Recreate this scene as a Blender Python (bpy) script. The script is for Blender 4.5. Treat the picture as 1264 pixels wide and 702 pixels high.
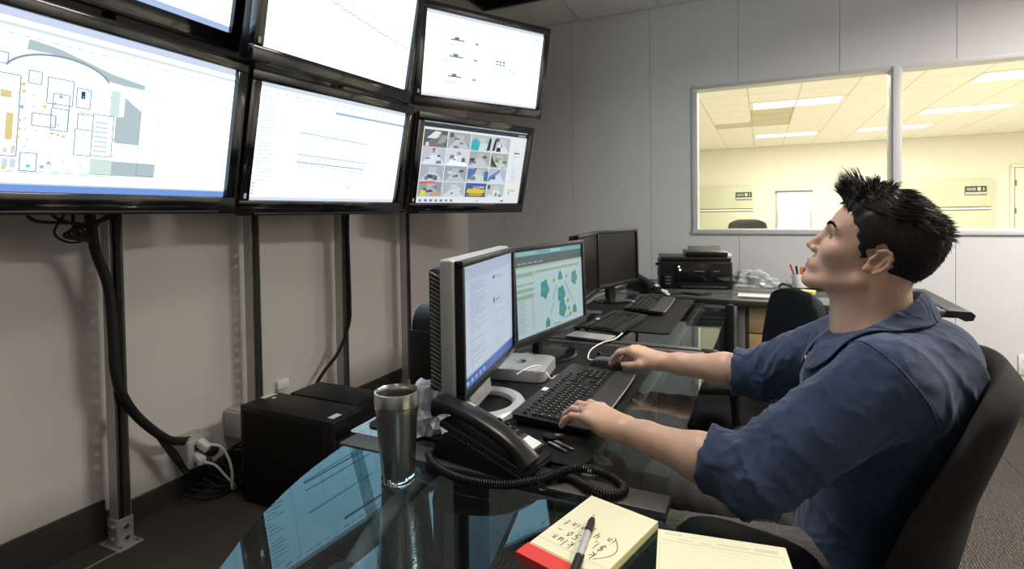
import bpy, bmesh, math, random
import numpy as np
from mathutils import Vector, Matrix, Euler

random.seed(7)
PI = math.pi
for o in list(bpy.data.objects):
    bpy.data.objects.remove(o, do_unlink=True)
S = bpy.context.scene
COL = S.collection

# ------------------------------------------------------------------ camera
cam_d = bpy.data.cameras.new('camera')
cam = bpy.data.objects.new('camera', cam_d)
COL.objects.link(cam)
S.camera = cam
YAW, PITCH, ROLL, FPX, PPY = 0.43371, 0.023376, -0.014215, 665.52, 277.84
fw = Vector((-math.sin(YAW)*math.cos(PITCH), math.cos(YAW)*math.cos(PITCH), -math.sin(PITCH)))
rt = Vector((math.cos(YAW), math.sin(YAW), 0))
up = rt.cross(fw)
rt2 = rt*math.cos(ROLL) + up*math.sin(ROLL)
up2 = -rt*math.sin(ROLL) + up*math.cos(ROLL)
m = Matrix((rt2, up2, -fw)).transposed().to_4x4()
m.translation = Vector((0, 0, 1.235))
cam.matrix_world = m
cam_d.sensor_fit = 'HORIZONTAL'
cam_d.sensor_width = 36
cam_d.lens = FPX/1264*36
cam_d.shift_y = (PPY-351)/1264
cam_d.clip_start = 0.02
cam_d.clip_end = 60

# ------------------------------------------------------------------ world / exposure
w = bpy.data.worlds.new('world'); S.world = w
w.use_nodes = True
w.node_tree.nodes['Background'].inputs[0].default_value = (0.5, 0.55, 0.6, 1)
w.node_tree.nodes['Background'].inputs[1].default_value = 0.02
S.view_settings.view_transform = 'Standard'
S.view_settings.look = 'None'
S.view_settings.gamma = 1
S.view_settings.use_curve_mapping = False
S.view_settings.exposure = 0.0

ROOM_LAMPS = [  # x, y, watts, spread of the louvred ceiling troffers and the added rear fill (z is the ceiling)
    (1.95, 2.75, 128, 164), (-0.35, 1.60, 12, 110), (1.45, -1.30, 12, 150)]
NEXT_WATTS = 66
TV_GAIN = 2.1

def area(name, loc, sx, sy, watts, color, spread=PI, rot=(0, 0, 0), parent=None):
    l = bpy.data.lights.new(name, 'AREA')
    l.shape = 'RECTANGLE'; l.size = sx; l.size_y = sy
    l.energy = watts; l.color = color; l.spread = spread
    o = bpy.data.objects.new(name, l); COL.objects.link(o)
    o.location = loc; o.rotation_euler = rot
    if parent: o.parent = parent
    return o

# ------------------------------------------------------------------ materials
MATS = {}
def mat(name, col, rough=0.5, metal=0.0, spec=0.5, var=0.0, vscale=30, bump=0.0, bscale=200, coat=0.0,
        sheen=0.0, trans=0.0, emis=None, estr=0.0, stretch=None, sss=0.0):
    if name in MATS: return MATS[name]
    M = bpy.data.materials.new(name); M.use_nodes = True
    nt = M.node_tree; N = nt.nodes; L = nt.links
    b = N['Principled BSDF']
    b.inputs['Base Color'].default_value = (*col, 1)
    b.inputs['Roughness'].default_value = rough
    b.inputs['Metallic'].default_value = metal
    b.inputs['Specular IOR Level'].default_value = spec
    b.inputs['Coat Weight'].default_value = coat
    b.inputs['Coat Roughness'].default_value = 0.05
    b.inputs['Sheen Weight'].default_value = sheen
    b.inputs['Transmission Weight'].default_value = trans
    if sss:
        b.inputs['Subsurface Weight'].default_value = sss
        b.inputs['Subsurface Radius'].default_value = (0.012, 0.005, 0.003)
        b.inputs['Subsurface Scale'].default_value = 0.5
    if emis:
        b.inputs['Emission Color'].default_value = (*emis, 1)
        b.inputs['Emission Strength'].default_value = estr
    tc = N.new('ShaderNodeTexCoord')
    src = tc.outputs['Object']
    if stretch:
        mp = N.new('ShaderNodeMapping'); mp.inputs['Scale'].default_value = stretch
        L.new(src, mp.inputs['Vector']); src = mp.outputs['Vector']
    n = N.new('ShaderNodeTexNoise'); n.inputs['Scale'].default_value = vscale
    n.inputs['Detail'].default_value = 5
    L.new(src, n.inputs['Vector'])
    mx = N.new('ShaderNodeMix'); mx.data_type = 'RGBA'
    v = max(var, 0.02)
    mx.inputs['A'].default_value = (*[c*(1-v) for c in col], 1)
    mx.inputs['B'].default_value = (*[min(1, c*(1+v)) for c in col], 1)
    L.new(n.outputs['Fac'], mx.inputs['Factor'])
    L.new(mx.outputs['Result'], b.inputs['Base Color'])
    if bump:
        n2 = N.new('ShaderNodeTexNoise'); n2.inputs['Scale'].default_value = bscale
        n2.inputs['Detail'].default_value = 3
        L.new(src, n2.inputs['Vector'])
        bp = N.new('ShaderNodeBump'); bp.inputs['Strength'].default_value = bump
        bp.inputs['Distance'].default_value = 0.002
        L.new(n2.outputs['Fac'], bp.inputs['Height'])
        L.new(bp.outputs['Normal'], b.inputs['Normal'])
    MATS[name] = M
    return M

def sheet_glass(name, tint, rough=0.0, ior=1.5, refl=(1, 1, 1)):
    """thin clear sheet: fresnel-weighted mirror over tinted see-through"""
    M = bpy.data.materials.new(name); M.use_nodes = True
    nt = M.node_tree; N = nt.nodes; L = nt.links
    N.remove(N['Principled BSDF'])
    t = N.new('ShaderNodeBsdfTransparent'); t.inputs[0].default_value = (*tint, 1)
    g = N.new('ShaderNodeBsdfGlossy'); g.inputs['Roughness'].default_value = rough
    g.inputs['Color'].default_value = (*refl, 1)
    f = N.new('ShaderNodeFresnel'); f.inputs['IOR'].default_value = ior
    mx = N.new('ShaderNodeMixShader')
    ge = N.new('ShaderNodeNewGeometry')      # light leaving the sheet passes straight out
    iv = N.new('ShaderNodeMath'); iv.operation = 'SUBTRACT'; iv.inputs[0].default_value = 1.0; L.new(ge.outputs['Backfacing'], iv.inputs[1])
    mu = N.new('ShaderNodeMath'); mu.operation = 'MULTIPLY'; L.new(f.outputs[0], mu.inputs[0]); L.new(iv.outputs[0], mu.inputs[1])
    L.new(mu.outputs[0], mx.inputs[0]); L.new(t.outputs[0], mx.inputs[1]); L.new(g.outputs[0], mx.inputs[2])
    L.new(mx.outputs[0], N['Material Output'].inputs['Surface'])
    MATS[name] = M
    return M

def attr_mat(name, rough=0.5, emission=0.0, spec=0.3):
    """colour comes from the face colours of flat printed matter / a picture on a screen"""
    M = bpy.data.materials.new(name); M.use_nodes = True
    nt = M.node_tree; N = nt.nodes; L = nt.links
    b = N['Principled BSDF']; b.inputs['Roughness'].default_value = rough
    b.inputs['Specular IOR Level'].default_value = spec
    a = N.new('ShaderNodeAttribute'); a.attribute_name = 'Col'
    if emission:
        b.inputs['Base Color'].default_value = (0.01, 0.01, 0.01, 1)
        L.new(a.outputs['Color'], b.inputs['Emission Color'])
        b.inputs['Emission Strength'].default_value = emission
    else:
        L.new(a.outputs['Color'], b.inputs['Base Color'])
    MATS[name] = M
    return M

def carpet_mat():
    M = mat('carpet', (0.15, 0.135, 0.12), 0.95, spec=0.1, var=0.5, vscale=170)
    nt = M.node_tree; N = nt.nodes; L = nt.links
    b = N['Principled BSDF']
    tc = N.new('ShaderNodeTexCoord')
    wv = N.new('ShaderNodeTexWave'); wv.inputs['Scale'].default_value = 30; wv.inputs['Distortion'].default_value = 6
    wv.inputs['Detail'].default_value = 3; wv.inputs['Detail Scale'].default_value = 3
    vo = N.new('ShaderNodeTexVoronoi'); vo.inputs['Scale'].default_value = 190
    L.new(tc.outputs['Object'], wv.inputs['Vector']); L.new(tc.outputs['Object'], vo.inputs['Vector'])
    ad = N.new('ShaderNodeMath'); ad.operation = 'ADD'
    L.new(wv.outputs['Fac'], ad.inputs[0]); L.new(vo.outputs['Distance'], ad.inputs[1])
    bp = N.new('ShaderNodeBump'); bp.inputs['Strength'].default_value = 1.0; bp.inputs['Distance'].default_value = 0.010
    L.new(ad.outputs[0], bp.inputs['Height']); L.new(bp.outputs['Normal'], b.inputs['Normal'])
    return M

def weave_mat(name, c1, c2, scale=900, rough=0.9, bump=0.5, sheen=0.0, crease=0.0):
    """woven upholstery / cloth: two yarn directions from wave textures"""
    M = bpy.data.materials.new(name); M.use_nodes = True
    nt = M.node_tree; N = nt.nodes; L = nt.links
    b = N['Principled BSDF']; b.inputs['Roughness'].default_value = rough
    b.inputs['Specular IOR Level'].default_value = 0.15
    b.inputs['Sheen Weight'].default_value = sheen
    tc = N.new('ShaderNodeTexCoord')
    ws = []
    for d in ('X', 'Z'):
        wv = N.new('ShaderNodeTexWave'); wv.bands_direction = d
        wv.inputs['Scale'].default_value = scale/10; wv.inputs['Distortion'].default_value = 1.5
        wv.inputs['Detail'].default_value = 2
        L.new(tc.outputs['Object'], wv.inputs['Vector']); ws.append(wv)
    n = N.new('ShaderNodeTexNoise'); n.inputs['Scale'].default_value = scale*0.35; n.inputs['Detail'].default_value = 4
    L.new(tc.outputs['Object'], n.inputs['Vector'])
    n3 = N.new('ShaderNodeTexNoise'); n3.inputs['Scale'].default_value = 9; n3.inputs['Detail'].default_value = 3
    L.new(tc.outputs['Object'], n3.inputs['Vector'])
    ad = N.new('ShaderNodeMath'); ad.operation = 'MULTIPLY'
    L.new(ws[0].outputs['Fac'], ad.inputs[0]); L.new(ws[1].outputs['Fac'], ad.inputs[1])
    ad2 = N.new('ShaderNodeMath'); ad2.operation = 'ADD'
    L.new(ad.outputs[0], ad2.inputs[0]); L.new(n.outputs['Fac'], ad2.inputs[1])
    ad3 = N.new('ShaderNodeMath'); ad3.operation = 'MULTIPLY'
    L.new(ad2.outputs[0], ad3.inputs[0]); L.new(n3.outputs['Fac'], ad3.inputs[1])
    mx = N.new('ShaderNodeMix'); mx.data_type = 'RGBA'
    mx.inputs['A'].default_value = (*c1, 1); mx.inputs['B'].default_value = (*c2, 1)
    L.new(ad3.outputs[0], mx.inputs['Factor']); L.new(mx.outputs['Result'], b.inputs['Base Color'])
    bp = N.new('ShaderNodeBump'); bp.inputs['Strength'].default_value = bump; bp.inputs['Distance'].default_value = 0.001
    L.new(ad2.outputs[0], bp.inputs['Height']); L.new(bp.outputs['Normal'], b.inputs['Normal'])
    if crease:      # soft pressed creases of worn cloth
        n4 = N.new('ShaderNodeTexNoise'); n4.inputs['Scale'].default_value = 17; n4.inputs['Detail'].default_value = 6
        n4.inputs['Roughness'].default_value = 0.6; n4.inputs['Distortion'].default_value = 1.4
        try: n4.noise_type = 'RIDGED_MULTIFRACTAL'
        except Exception: pass
        L.new(tc.outputs['Object'], n4.inputs['Vector'])
        b4 = N.new('ShaderNodeBump'); b4.inputs['Strength'].default_value = crease; b4.inputs['Distance'].default_value = 0.016
        L.new(n4.outputs['Fac'], b4.inputs['Height']); L.new(b4.outputs['Normal'], bp.inputs['Normal'])
    MATS[name] = M
    return M

mat('wall_paint', (0.63, 0.595, 0.56), 0.7, spec=0.2, var=0.03, vscale=3, bump=0.08, bscale=350)
mat('wall_panel', (0.68, 0.695, 0.705), 0.6, spec=0.25, var=0.02, vscale=4, bump=0.05, bscale=300)
mat('seam_dark', (0.36, 0.36, 0.36), 0.8)
mat('frame_paint', (0.62, 0.63, 0.64), 0.45, var=0.02)
mat('baseboard_vinyl', (0.055, 0.05, 0.047), 0.5, spec=0.4, var=0.05)
mat('ceiling_tile', (0.78, 0.77, 0.73), 0.95, spec=0.1, var=0.08, vscale=180, bump=0.4, bscale=240)
mat('ceiling_grid', (0.60, 0.60, 0.58), 0.5, var=0.02)
mat('cream_wall', (0.80, 0.77, 0.68), 0.8, spec=0.2, var=0.02, vscale=3)
mat('cream_tile', (0.88, 0.86, 0.80), 0.95, spec=0.1, var=0.05, vscale=150, bump=0.2, bscale=200)
mat('cream_grid', (0.66, 0.62, 0.52), 0.6)
mat('sage_panel', (0.62, 0.64, 0.48), 0.6, var=0.02)
mat('white_trim', (0.85, 0.84, 0.78), 0.5)
mat('black_gloss', (0.008, 0.008, 0.009), 0.12, spec=0.6, coat=0.3)
mat('black_plastic', (0.009, 0.009, 0.0095), 0.45, spec=0.28, var=0.1, bump=0.08, bscale=900)
mat('black_satin', (0.011, 0.011, 0.012), 0.32, spec=0.35, var=0.05)
mat('black_matte', (0.008, 0.008, 0.008), 0.7, spec=0.18, var=0.1)
mat('dark_grey', (0.028, 0.028, 0.029), 0.5, var=0.06)
mat('mid_grey', (0.16, 0.16, 0.16), 0.5, var=0.05)
mat('key_black', (0.010, 0.010, 0.0105), 0.5, spec=0.25, var=0.05)
mat('rubber', (0.012, 0.012, 0.012), 0.6, spec=0.3)
mat('desk_metal', (0.055, 0.050, 0.045), 0.45, metal=0.2, var=0.05)
mat('mat_black', (0.009, 0.009, 0.0095), 0.6, spec=0.16, var=0.08, bump=0.12, bscale=700)
mat('steel', (0.55, 0.54, 0.52), 0.25, metal=1.0, var=0.06, vscale=6, stretch=(60, 60, 1))
mat('galvanised', (0.46, 0.45, 0.43), 0.45, metal=0.45, var=0.15, vscale=25)
mat('strut_dark', (0.05, 0.048, 0.045), 0.6, metal=0.3, var=0.1)
mat('chrome', (0.75, 0.75, 0.75), 0.12, metal=1.0)
mat('silver_plastic', (0.50, 0.51, 0.52), 0.38, metal=0.35, var=0.03)
mat('aluminium', (0.70, 0.70, 0.70), 0.36, metal=0.7, var=0.03)
mat('white_plastic', (0.80, 0.80, 0.79), 0.4, var=0.02)
mat('grey_plastic', (0.42, 0.41, 0.39), 0.5, var=0.04)
mat('maple', (0.62, 0.43, 0.24), 0.45, var=0.18, vscale=9, stretch=(1, 1, 14))
mat('paper_yellow', (0.80, 0.78, 0.56), 0.85, spec=0.1, var=0.03, vscale=12)
mat('paper_white', (0.82, 0.82, 0.80), 0.85, spec=0.1, var=0.03)
mat('pad_edge', (0.70, 0.64, 0.30), 0.85, var=0.15, vscale=60, stretch=(1, 1, 60))
mat('red_tape', (0.72, 0.045, 0.04), 0.5, var=0.05)
mat('ink', (0.02, 0.02, 0.022), 0.6)
mat('rule_line', (0.50, 0.50, 0.40), 0.85)
mat('brass', (0.75, 0.58, 0.28), 0.3, metal=1.0)
mat('plastic_film', (0.48, 0.52, 0.55), 0.2, spec=0.8, trans=0.0, var=0.3, vscale=60)
mat('clear_plastic', (0.90, 0.94, 0.96), 0.03, spec=0.6, trans=1.0)
mat('orange', (0.8, 0.22, 0.03), 0.4)
mat('red_ink', (0.5, 0.04, 0.03), 0.4)
mat('blue_ink', (0.05, 0.12, 0.5), 0.4)
mat('yellow_note', (0.85, 0.75, 0.25), 0.8)
mat('led_white', (0.9, 0.9, 0.9), 0.4, emis=(1, 1, 1), estr=1.2)
mat('led_green', (0.5, 0.8, 0.3), 0.4, emis=(0.7, 1, 0.4), estr=1.5)
mat('lamp_diffuser', (0.9, 0.9, 0.88), 0.5, emis=(1, 0.97, 0.92), estr=1.15)
mat('slate_panel', (0.060, 0.070, 0.078), 0.35, metal=0.3, var=0.05)
mat('screen_off', (0.008, 0.008, 0.009), 0.30, spec=0.28)
mat('skin', (0.56, 0.36, 0.26), 0.5)
mat('coffee_dark', (0.006, 0.006, 0.006), 0.6, spec=0.1)
mat('key_print', (0.42, 0.42, 0.41), 0.6)
carpet_mat()
sheet_glass('desk_glass', (0.78, 0.83, 0.84), 0.010, 1.68, (0.46, 0.76, 0.86))
sheet_glass('desk_glass_clear', (0.80, 0.84, 0.83), 0.02, 1.9, (0.92, 1.0, 0.98))
sheet_glass('window_glass', (0.93, 0.95, 0.94), 0.0, 1.25)
attr_mat('tv_picture', 0.25, TV_GAIN)
attr_mat('monitor_picture', 0.3, 0.62)
attr_mat('printed', 0.8)
weave_mat('chair_cloth', (0.012, 0.012, 0.013), (0.060, 0.056, 0.054), 1400, bump=0.35)
weave_mat('chair_cloth_dark', (0.010, 0.010, 0.012), (0.026, 0.027, 0.031), 1400, bump=0.3)

# ------------------------------------------------------------------ mesh helpers
def rotm(rx=0, ry=0, rz=0):
    return Euler((rx, ry, rz)).to_matrix().to_4x4()

def bx(bm, c, s, bev=0.0, seg=2, rot=None):
    """box centred at c of full size s, optional bevel"""
    M = Matrix.Translation(Vector(c)) @ (rot if rot is not None else Matrix.Identity(4))
    r = bmesh.ops.create_cube(bm, size=1.0)
    vs = r['verts']
    for v in vs: v.co = Vector((v.co.x*s[0], v.co.y*s[1], v.co.z*s[2]))
    if bev > 0:
        es = list({e for v in vs for e in v.link_edges})
        rr = bmesh.ops.bevel(bm, geom=es, offset=bev, segments=seg, affect='EDGES', profile=0.5)
        seen = set(rr['verts']) | {v for v in vs if v.is_valid}
        vs = list({v for v in seen if v.is_valid})
    bmesh.ops.transform(bm, matrix=M, verts=vs)
    return vs

def lathe(bm, prof, seg=32, M=None, close=False):
    """revolve (r,z) profile around z"""
    rings = []
    for r, z in prof:
        rings.append([bm.verts.new((r*math.cos(2*PI*i/seg), r*math.sin(2*PI*i/seg), z)) for i in range(seg)])
    for a, b in zip(rings, rings[1:]):
        for i in range(seg):
            j = (i+1) % seg
            bm.faces.new((a[i], a[j], b[j], b[i]))
    if close:
        bm.faces.new(list(reversed(rings[0]))); bm.faces.new(rings[-1])
    vs = [v for r in rings for v in r]
    if M is not None: bmesh.ops.transform(bm, matrix=M, verts=vs)
    return vs

def cyl(bm, a, b, r, r2=None, seg=16):
    a, b = Vector(a), Vector(b)
    d = b-a; L = d.length
    q = d.to_track_quat('Z', 'Y').to_matrix().to_4x4()
    M = Matrix.Translation(a) @ q
    return lathe(bm, [(r, 0), (r2 if r2 is not None else r, L)], seg, M, True)

def catmull(pts, n=8, closed=False):
    P = [Vector(p) for p in pts]
    out = []
    N = len(P)
    rng = range(N if closed else N-1)
    for i in rng:
        if closed: p0, p1, p2, p3 = P[i-1], P[i], P[(i+1) % N], P[(i+2) % N]
        else:
            p1, p2 = P[i], P[i+1]
            p0 = P[i-1] if i > 0 else p1*2-p2
            p3 = P[i+2] if i+2 < N else p2*2-p1
        for k in range(n):
            t = k/n
            out.append(0.5*((2*p1)+(-p0+p2)*t+(2*p0-5*p1+4*p2-p3)*t*t+(-p0+3*p1-3*p2+p3)*t*t*t))
    if not closed: out.append(P[-1])
    return out

def tube(bm, pts, r, seg=8, closed=False, cap=True):
    """tube along a polyline; r a number or a list"""
    P = [Vector(p) for p in pts]
    n = len(P)
    rs = r if isinstance(r, (list, tuple)) else [r]*n
    rings = []
    T0 = (P[1]-P[0]).normalized()
    nrm = T0.orthogonal().normalized()
    for i in range(n):
        if closed: T = (P[(i+1) % n]-P[i-1])
        else: T = P[min(i+1, n-1)]-P[max(i-1, 0)]
        if T.length < 1e-9: T = T0
        T = T.normalized()
        nrm = (nrm - T*nrm.dot(T))
        if nrm.length < 1e-6: nrm = T.orthogonal()
        nrm.normalize()
        bn = T.cross(nrm)
        rings.append([bm.verts.new(P[i]+(nrm*math.cos(2*PI*k/seg)+bn*math.sin(2*PI*k/seg))*rs[i]) for k in range(seg)])
    m = n if closed else n-1
    for i in range(m):
        a, b = rings[i], rings[(i+1) % n]
        for k in range(seg):
            j = (k+1) % seg
            bm.faces.new((a[k], a[j], b[j], b[k]))
    if cap and not closed:
        bm.faces.new(list(reversed(rings[0]))); bm.faces.new(rings[-1])
    return [v for r_ in rings for v in r_]

def prism(bm, poly, z0, z1, M=None):
    """extrude a 2-D polygon (x,y) from z0 to z1"""
    a = [bm.verts.new((x, y, z0)) for x, y in poly]
    b = [bm.verts.new((x, y, z1)) for x, y in poly]
    n = len(poly)
    bm.faces.new(list(reversed(a))); bm.faces.new(b)
    for i in range(n):
        j = (i+1) % n
        bm.faces.new((a[i], a[j], b[j], b[i]))
    if M is not None: bmesh.ops.transform(bm, matrix=M, verts=a+b)
    return a+b

def rrect(x0, y0, x1, y1, r, n=6):
    pts = []
    for cx, cy, a0 in ((x1-r, y1-r, 0), (x0+r, y1-r, 90), (x0+r, y0+r, 180), (x1-r, y0+r, 270)):
        for i in range(n+1):
            a = math.radians(a0+90*i/n)
            pts.append((cx+r*math.cos(a), cy+r*math.sin(a)))
    return pts

def obj(name, bm, material, parent=None, smooth=True, loc=None, rot=None, angle=40, normals=True):
    me = bpy.data.meshes.new(name)
    if normals: bmesh.ops.recalc_face_normals(bm, faces=bm.faces[:])
    bm.to_mesh(me); bm.free()
    return link(name, me, material, parent, smooth, loc, rot, angle)

def link(name, me, material, parent=None, smooth=True, loc=None, rot=None, angle=40):
    o = bpy.data.objects.new(name, me); COL.objects.link(o)
    if material is not None: me.materials.append(MATS[material] if isinstance(material, str) else material)
    if parent is not None: o.parent = parent
    if loc is not None: o.location = loc
    if rot is not None: o.rotation_euler = rot
    if smooth and len(me.polygons):
        me.polygons.foreach_set('use_smooth', [True]*len(me.polygons))
        try: me.set_sharp_from_angle(angle=math.radians(angle))
        except Exception: pass
    return o

def NB(): return bmesh.new()

def box_part(name, c, s, material, parent, bev=0.0, seg=2, rot=None):
    b = NB(); bx(b, c, s, bev, seg, rot); return obj(name, b, material, parent)

def tag(o, label, cat, group=None):
    o['label'] = label; o['category'] = cat
    if group: o['group'] = group
    return o

def thing(name, label, cat, loc=(0, 0, 0), rot=(0, 0, 0), group=None):
    o = bpy.data.objects.new(name, None); COL.objects.link(o)
    o.empty_display_size = 0.05
    o.location = loc; o.rotation_euler = rot
    return tag(o, label, cat, group)

def struct(o):
    o['kind'] = 'structure'; return o

def copy_tree(o, parent=None):
    c = o.copy(); COL.objects.link(c); c.parent = parent
    for ch in list(o.children):
        copy_tree(ch, c)
    return c

class Paint:
    """flat picture / print built from coloured polygons stacked by hair-thin layers; x,z in 0..1, facing -y"""
    def __init__(s, W, H, step=0.00012):
        s.W, s.H, s.step = W, H, step; s.v = []; s.f = []; s.c = []; s.l = 0
    def poly(s, pts, col, same=False):
        if not same: s.l += 1
        b = len(s.v)
        for x, z in pts: s.v.append(((x-.5)*s.W, -s.step*s.l, (z-.5)*s.H))
        s.f.append(list(range(b, b+len(pts)))); s.c.append(col)
    def rect(s, x0, z0, x1, z1, col, same=True):
        s.poly([(x0, z0), (x1, z0), (x1, z1), (x0, z1)], col, same)
    def line(s, pts, wd, col, same=True):
        asp = s.W/s.H
        for (xa, za), (xb, zb) in zip(pts, pts[1:]):
            dx, dz = (xb-xa)*asp, zb-za
            L = math.hypot(dx, dz) or 1
            nx, nz = -dz/L*wd/asp, dx/L*wd
            s.poly([(xa-nx, za-nz), (xb-nx, zb-nz), (xb+nx, zb+nz), (xa+nx, za+nz)], col, same)
    def box(s, x0, z0, x1, z1, wd, col):
        s.line([(x0, z0), (x1, z0), (x1, z1), (x0, z1), (x0, z0)], wd, col)
    def lay(s): s.l += 1
    def build(s, name, material, parent, loc=None, rot=None):
        me = bpy.data.meshes.new(name)
        me.from_pydata(s.v, [], s.f)
        a = me.color_attributes.new('Col', 'FLOAT_COLOR', 'CORNER')
        cols = []
        for f, c in zip(s.f, s.c): cols += [*c, 1.0]*len(f)
        a.data.foreach_set('color', cols)
        return link(name, me, material, parent, False, loc, rot)
# ================================================================== THE ROOM
XL, YB, ZC = -2.32, 4.10, 2.73
XR, YF = 3.0, -2.2            # right wall and wall behind the camera (never seen)
WX0, WX1, WZ0, WZ1 = -0.43, 2.24, 1.09, 2.106   # window opening in the back wall
PW = 0.607                    # wall panel module

# floor: slab + carpet tiles
b = NB(); bx(b, ((XL+XR)/2, (YB+YF)/2, -0.06), (XR-XL, YB-YF, 0.10))
floor = struct(obj('floor', b, 'seam_dark'))
b = NB(); bx(b, (0, 0, -0.005), (PW-0.0012, PW-0.0012, 0.010), 0.0012, 1)
t0 = obj('carpet_tile', b, 'carpet', floor)
first = True
for i in range(-6, 4):
    for j in range(-9, 2):
        cx = 1.075+PW*(i-0.5)+PW; cy = 3.30+PW*(j+0.5)
        if cx-PW/2 < XL-PW*0.9 or cx+PW/2 > XR+0.55 or cy-PW/2 > YB-0.05: continue
        sx0, sx1 = max(cx-PW/2, XL), min(cx+PW/2, XR); sy0, sy1 = max(cy-PW/2, YF), min(cy+PW/2, YB)
        if sx1-sx0 < 0.02 or sy1-sy0 < 0.02: continue
        o = t0 if first else t0.copy()
        if not first: COL.objects.link(o); o.parent = floor
        first = False
        o.location = ((sx0+sx1)/2, (sy0+sy1)/2, 0)
        o.scale = ((sx1-sx0)/PW, (sy1-sy0)/PW, 1)

# left wall
b = NB(); bx(b, (XL-0.05, (YB+YF)/2, ZC/2), (0.10, YB-YF+0.2, ZC))
struct(obj('wall_left', b, 'wall_paint'))
for k, (y0, y1, h) in enumerate([(YF, 1.205, 0.148), (1.205, 1.815, 0.099), (1.815, 4.10, 0.148)]):
    b = NB(); bx(b, (XL+0.006, (y0+y1)/2, h/2), (0.012, y1-y0-0.002, h), 0.003, 1)
    struct(obj('baseboard_left' if k == 0 else 'baseboard_left.%03d' % k, b, 'baseboard_vinyl'))

# back wall: backing with an opening, clad with panels
b = NB()
TH = 0.10
for x0, x1, z0, z1 in ((XL, WX0, 0, ZC), (WX1, XR, 0, ZC), (WX0, WX1, 0, WZ0), (WX0, WX1, WZ1, ZC)):
    bx(b, ((x0+x1)/2, YB+TH/2+0.008, (z0+z1)/2), (x1-x0, TH, z1-z0))
wall_back = struct(obj('wall_back', b, 'seam_dark'))
k = 0
x = -0.144-PW*4
while x < XR:
    x0, x1 = max(x, XL), min(x+PW, XR)
    if x1-x0 > 0.03:
        segs = [(0, ZC)]
        if x1 > WX0+0.01 and x0 < WX1-0.01:
            segs = [(0, WZ0), (WZ1, ZC)]
        for z0, z1 in segs:
            b = NB(); bx(b, ((x0+x1)/2, YB+0.004, (z0+z1)/2), (x1-x0-0.0022, 0.008, z1-z0), 0.0010, 1)
            obj('wall_panel', b, 'wall_panel', wall_back)
        if len(segs) == 2:      # strips beside the opening
            for a0, a1 in ((x0, min(WX0, x1)), (max(WX1, x0), x1)):
                if a1-a0 > 0.01 and not (a0 >= WX0 and a1 <= WX1):
                    b = NB(); bx(b, ((a0+a1)/2, YB+0.004, (WZ0+WZ1)/2), (a1-a0-0.002, 0.008, WZ1-WZ0), 0.0008, 1)
                    obj('wall_panel', b, 'wall_panel', wall_back)
    x += PW
b = NB(); bx(b, ((XL+XR)/2, YB-0.006, 0.074), (XR-XL-0.03, 0.012, 0.148), 0.003, 1)
struct(obj('baseboard_back', b, 'baseboard_vinyl'))
# walls that close the room
b = NB(); bx(b, (XR+0.05, (YB+YF)/2, ZC/2), (0.10, YB-YF+0.2, ZC)); struct(obj('wall_right', b, 'wall_paint'))
b = NB(); bx(b, ((XL+XR)/2, YF-0.05, ZC/2), (XR-XL, 0.10, ZC)); struct(obj('wall_front', b, 'wall_paint'))

# window with two panes
win = thing('window_1', 'x', 'x', (0, 0, 0)); del win['label']; del win['category']; struct(win)
fy, fd = YB-0.002, 0.014
b = NB()
FWD = 0.034
for c, s in (((WX0-FWD/2+0.008, fy, (WZ0+WZ1)/2), (FWD, fd, WZ1-WZ0+2*FWD-0.016)),
             ((WX1+FWD/2-0.008, fy, (WZ0+WZ1)/2), (FWD, fd, WZ1-WZ0+2*FWD-0.016)),
             (((WX0+WX1)/2, fy-0.003, WZ0-FWD/2+0.004), (WX1-WX0+0.052, fd+0.006, FWD-0.002)),
             (((WX0+WX1)/2, fy, WZ1+FWD/2-0.012), (WX1-WX0+0.02, fd, FWD-0.014))):
    bx(b, c, s, 0.004, 2)
obj('window_frame', b, 'frame_paint', win)
b = NB()
for c, s in (((WX0+0.006, YB+0.055, (WZ0+WZ1)/2), (0.012, 0.125, WZ1-WZ0)), ((WX1-0.006, YB+0.055, (WZ0+WZ1)/2), (0.012, 0.125, WZ1-WZ0)),
             (((WX0+WX1)/2, YB+0.055, WZ0+0.003), (WX1-WX0, 0.125, 0.006)), (((WX0+WX1)/2, YB+0.055, WZ1-0.005), (WX1-WX0, 0.125, 0.010))):
    bx(b, c, s, 0.001, 1)
obj('window_reveal', b, 'frame_paint', win)
b = NB(); bx(b, (0.768, YB+0.05, (WZ0+WZ1)/2), (0.058, 0.13, WZ1-WZ0-0.004), 0.006, 2)
bx(b, (0.768, YB-0.018, (WZ0+WZ1)/2), (0.040, 0.012, WZ1-WZ0+0.02), 0.003, 2)
obj('mullion', b, 'frame_paint', win)
for x0, x1 in ((WX0+0.012, 0.739), (0.797, WX1-0.012)):
    b = NB(); bx(b, ((x0+x1)/2, YB+0.06, (WZ0+WZ1)/2), (x1-x0, 0.006, WZ1-WZ0-0.016)); obj('pane', b, 'window_glass', win)

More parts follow.
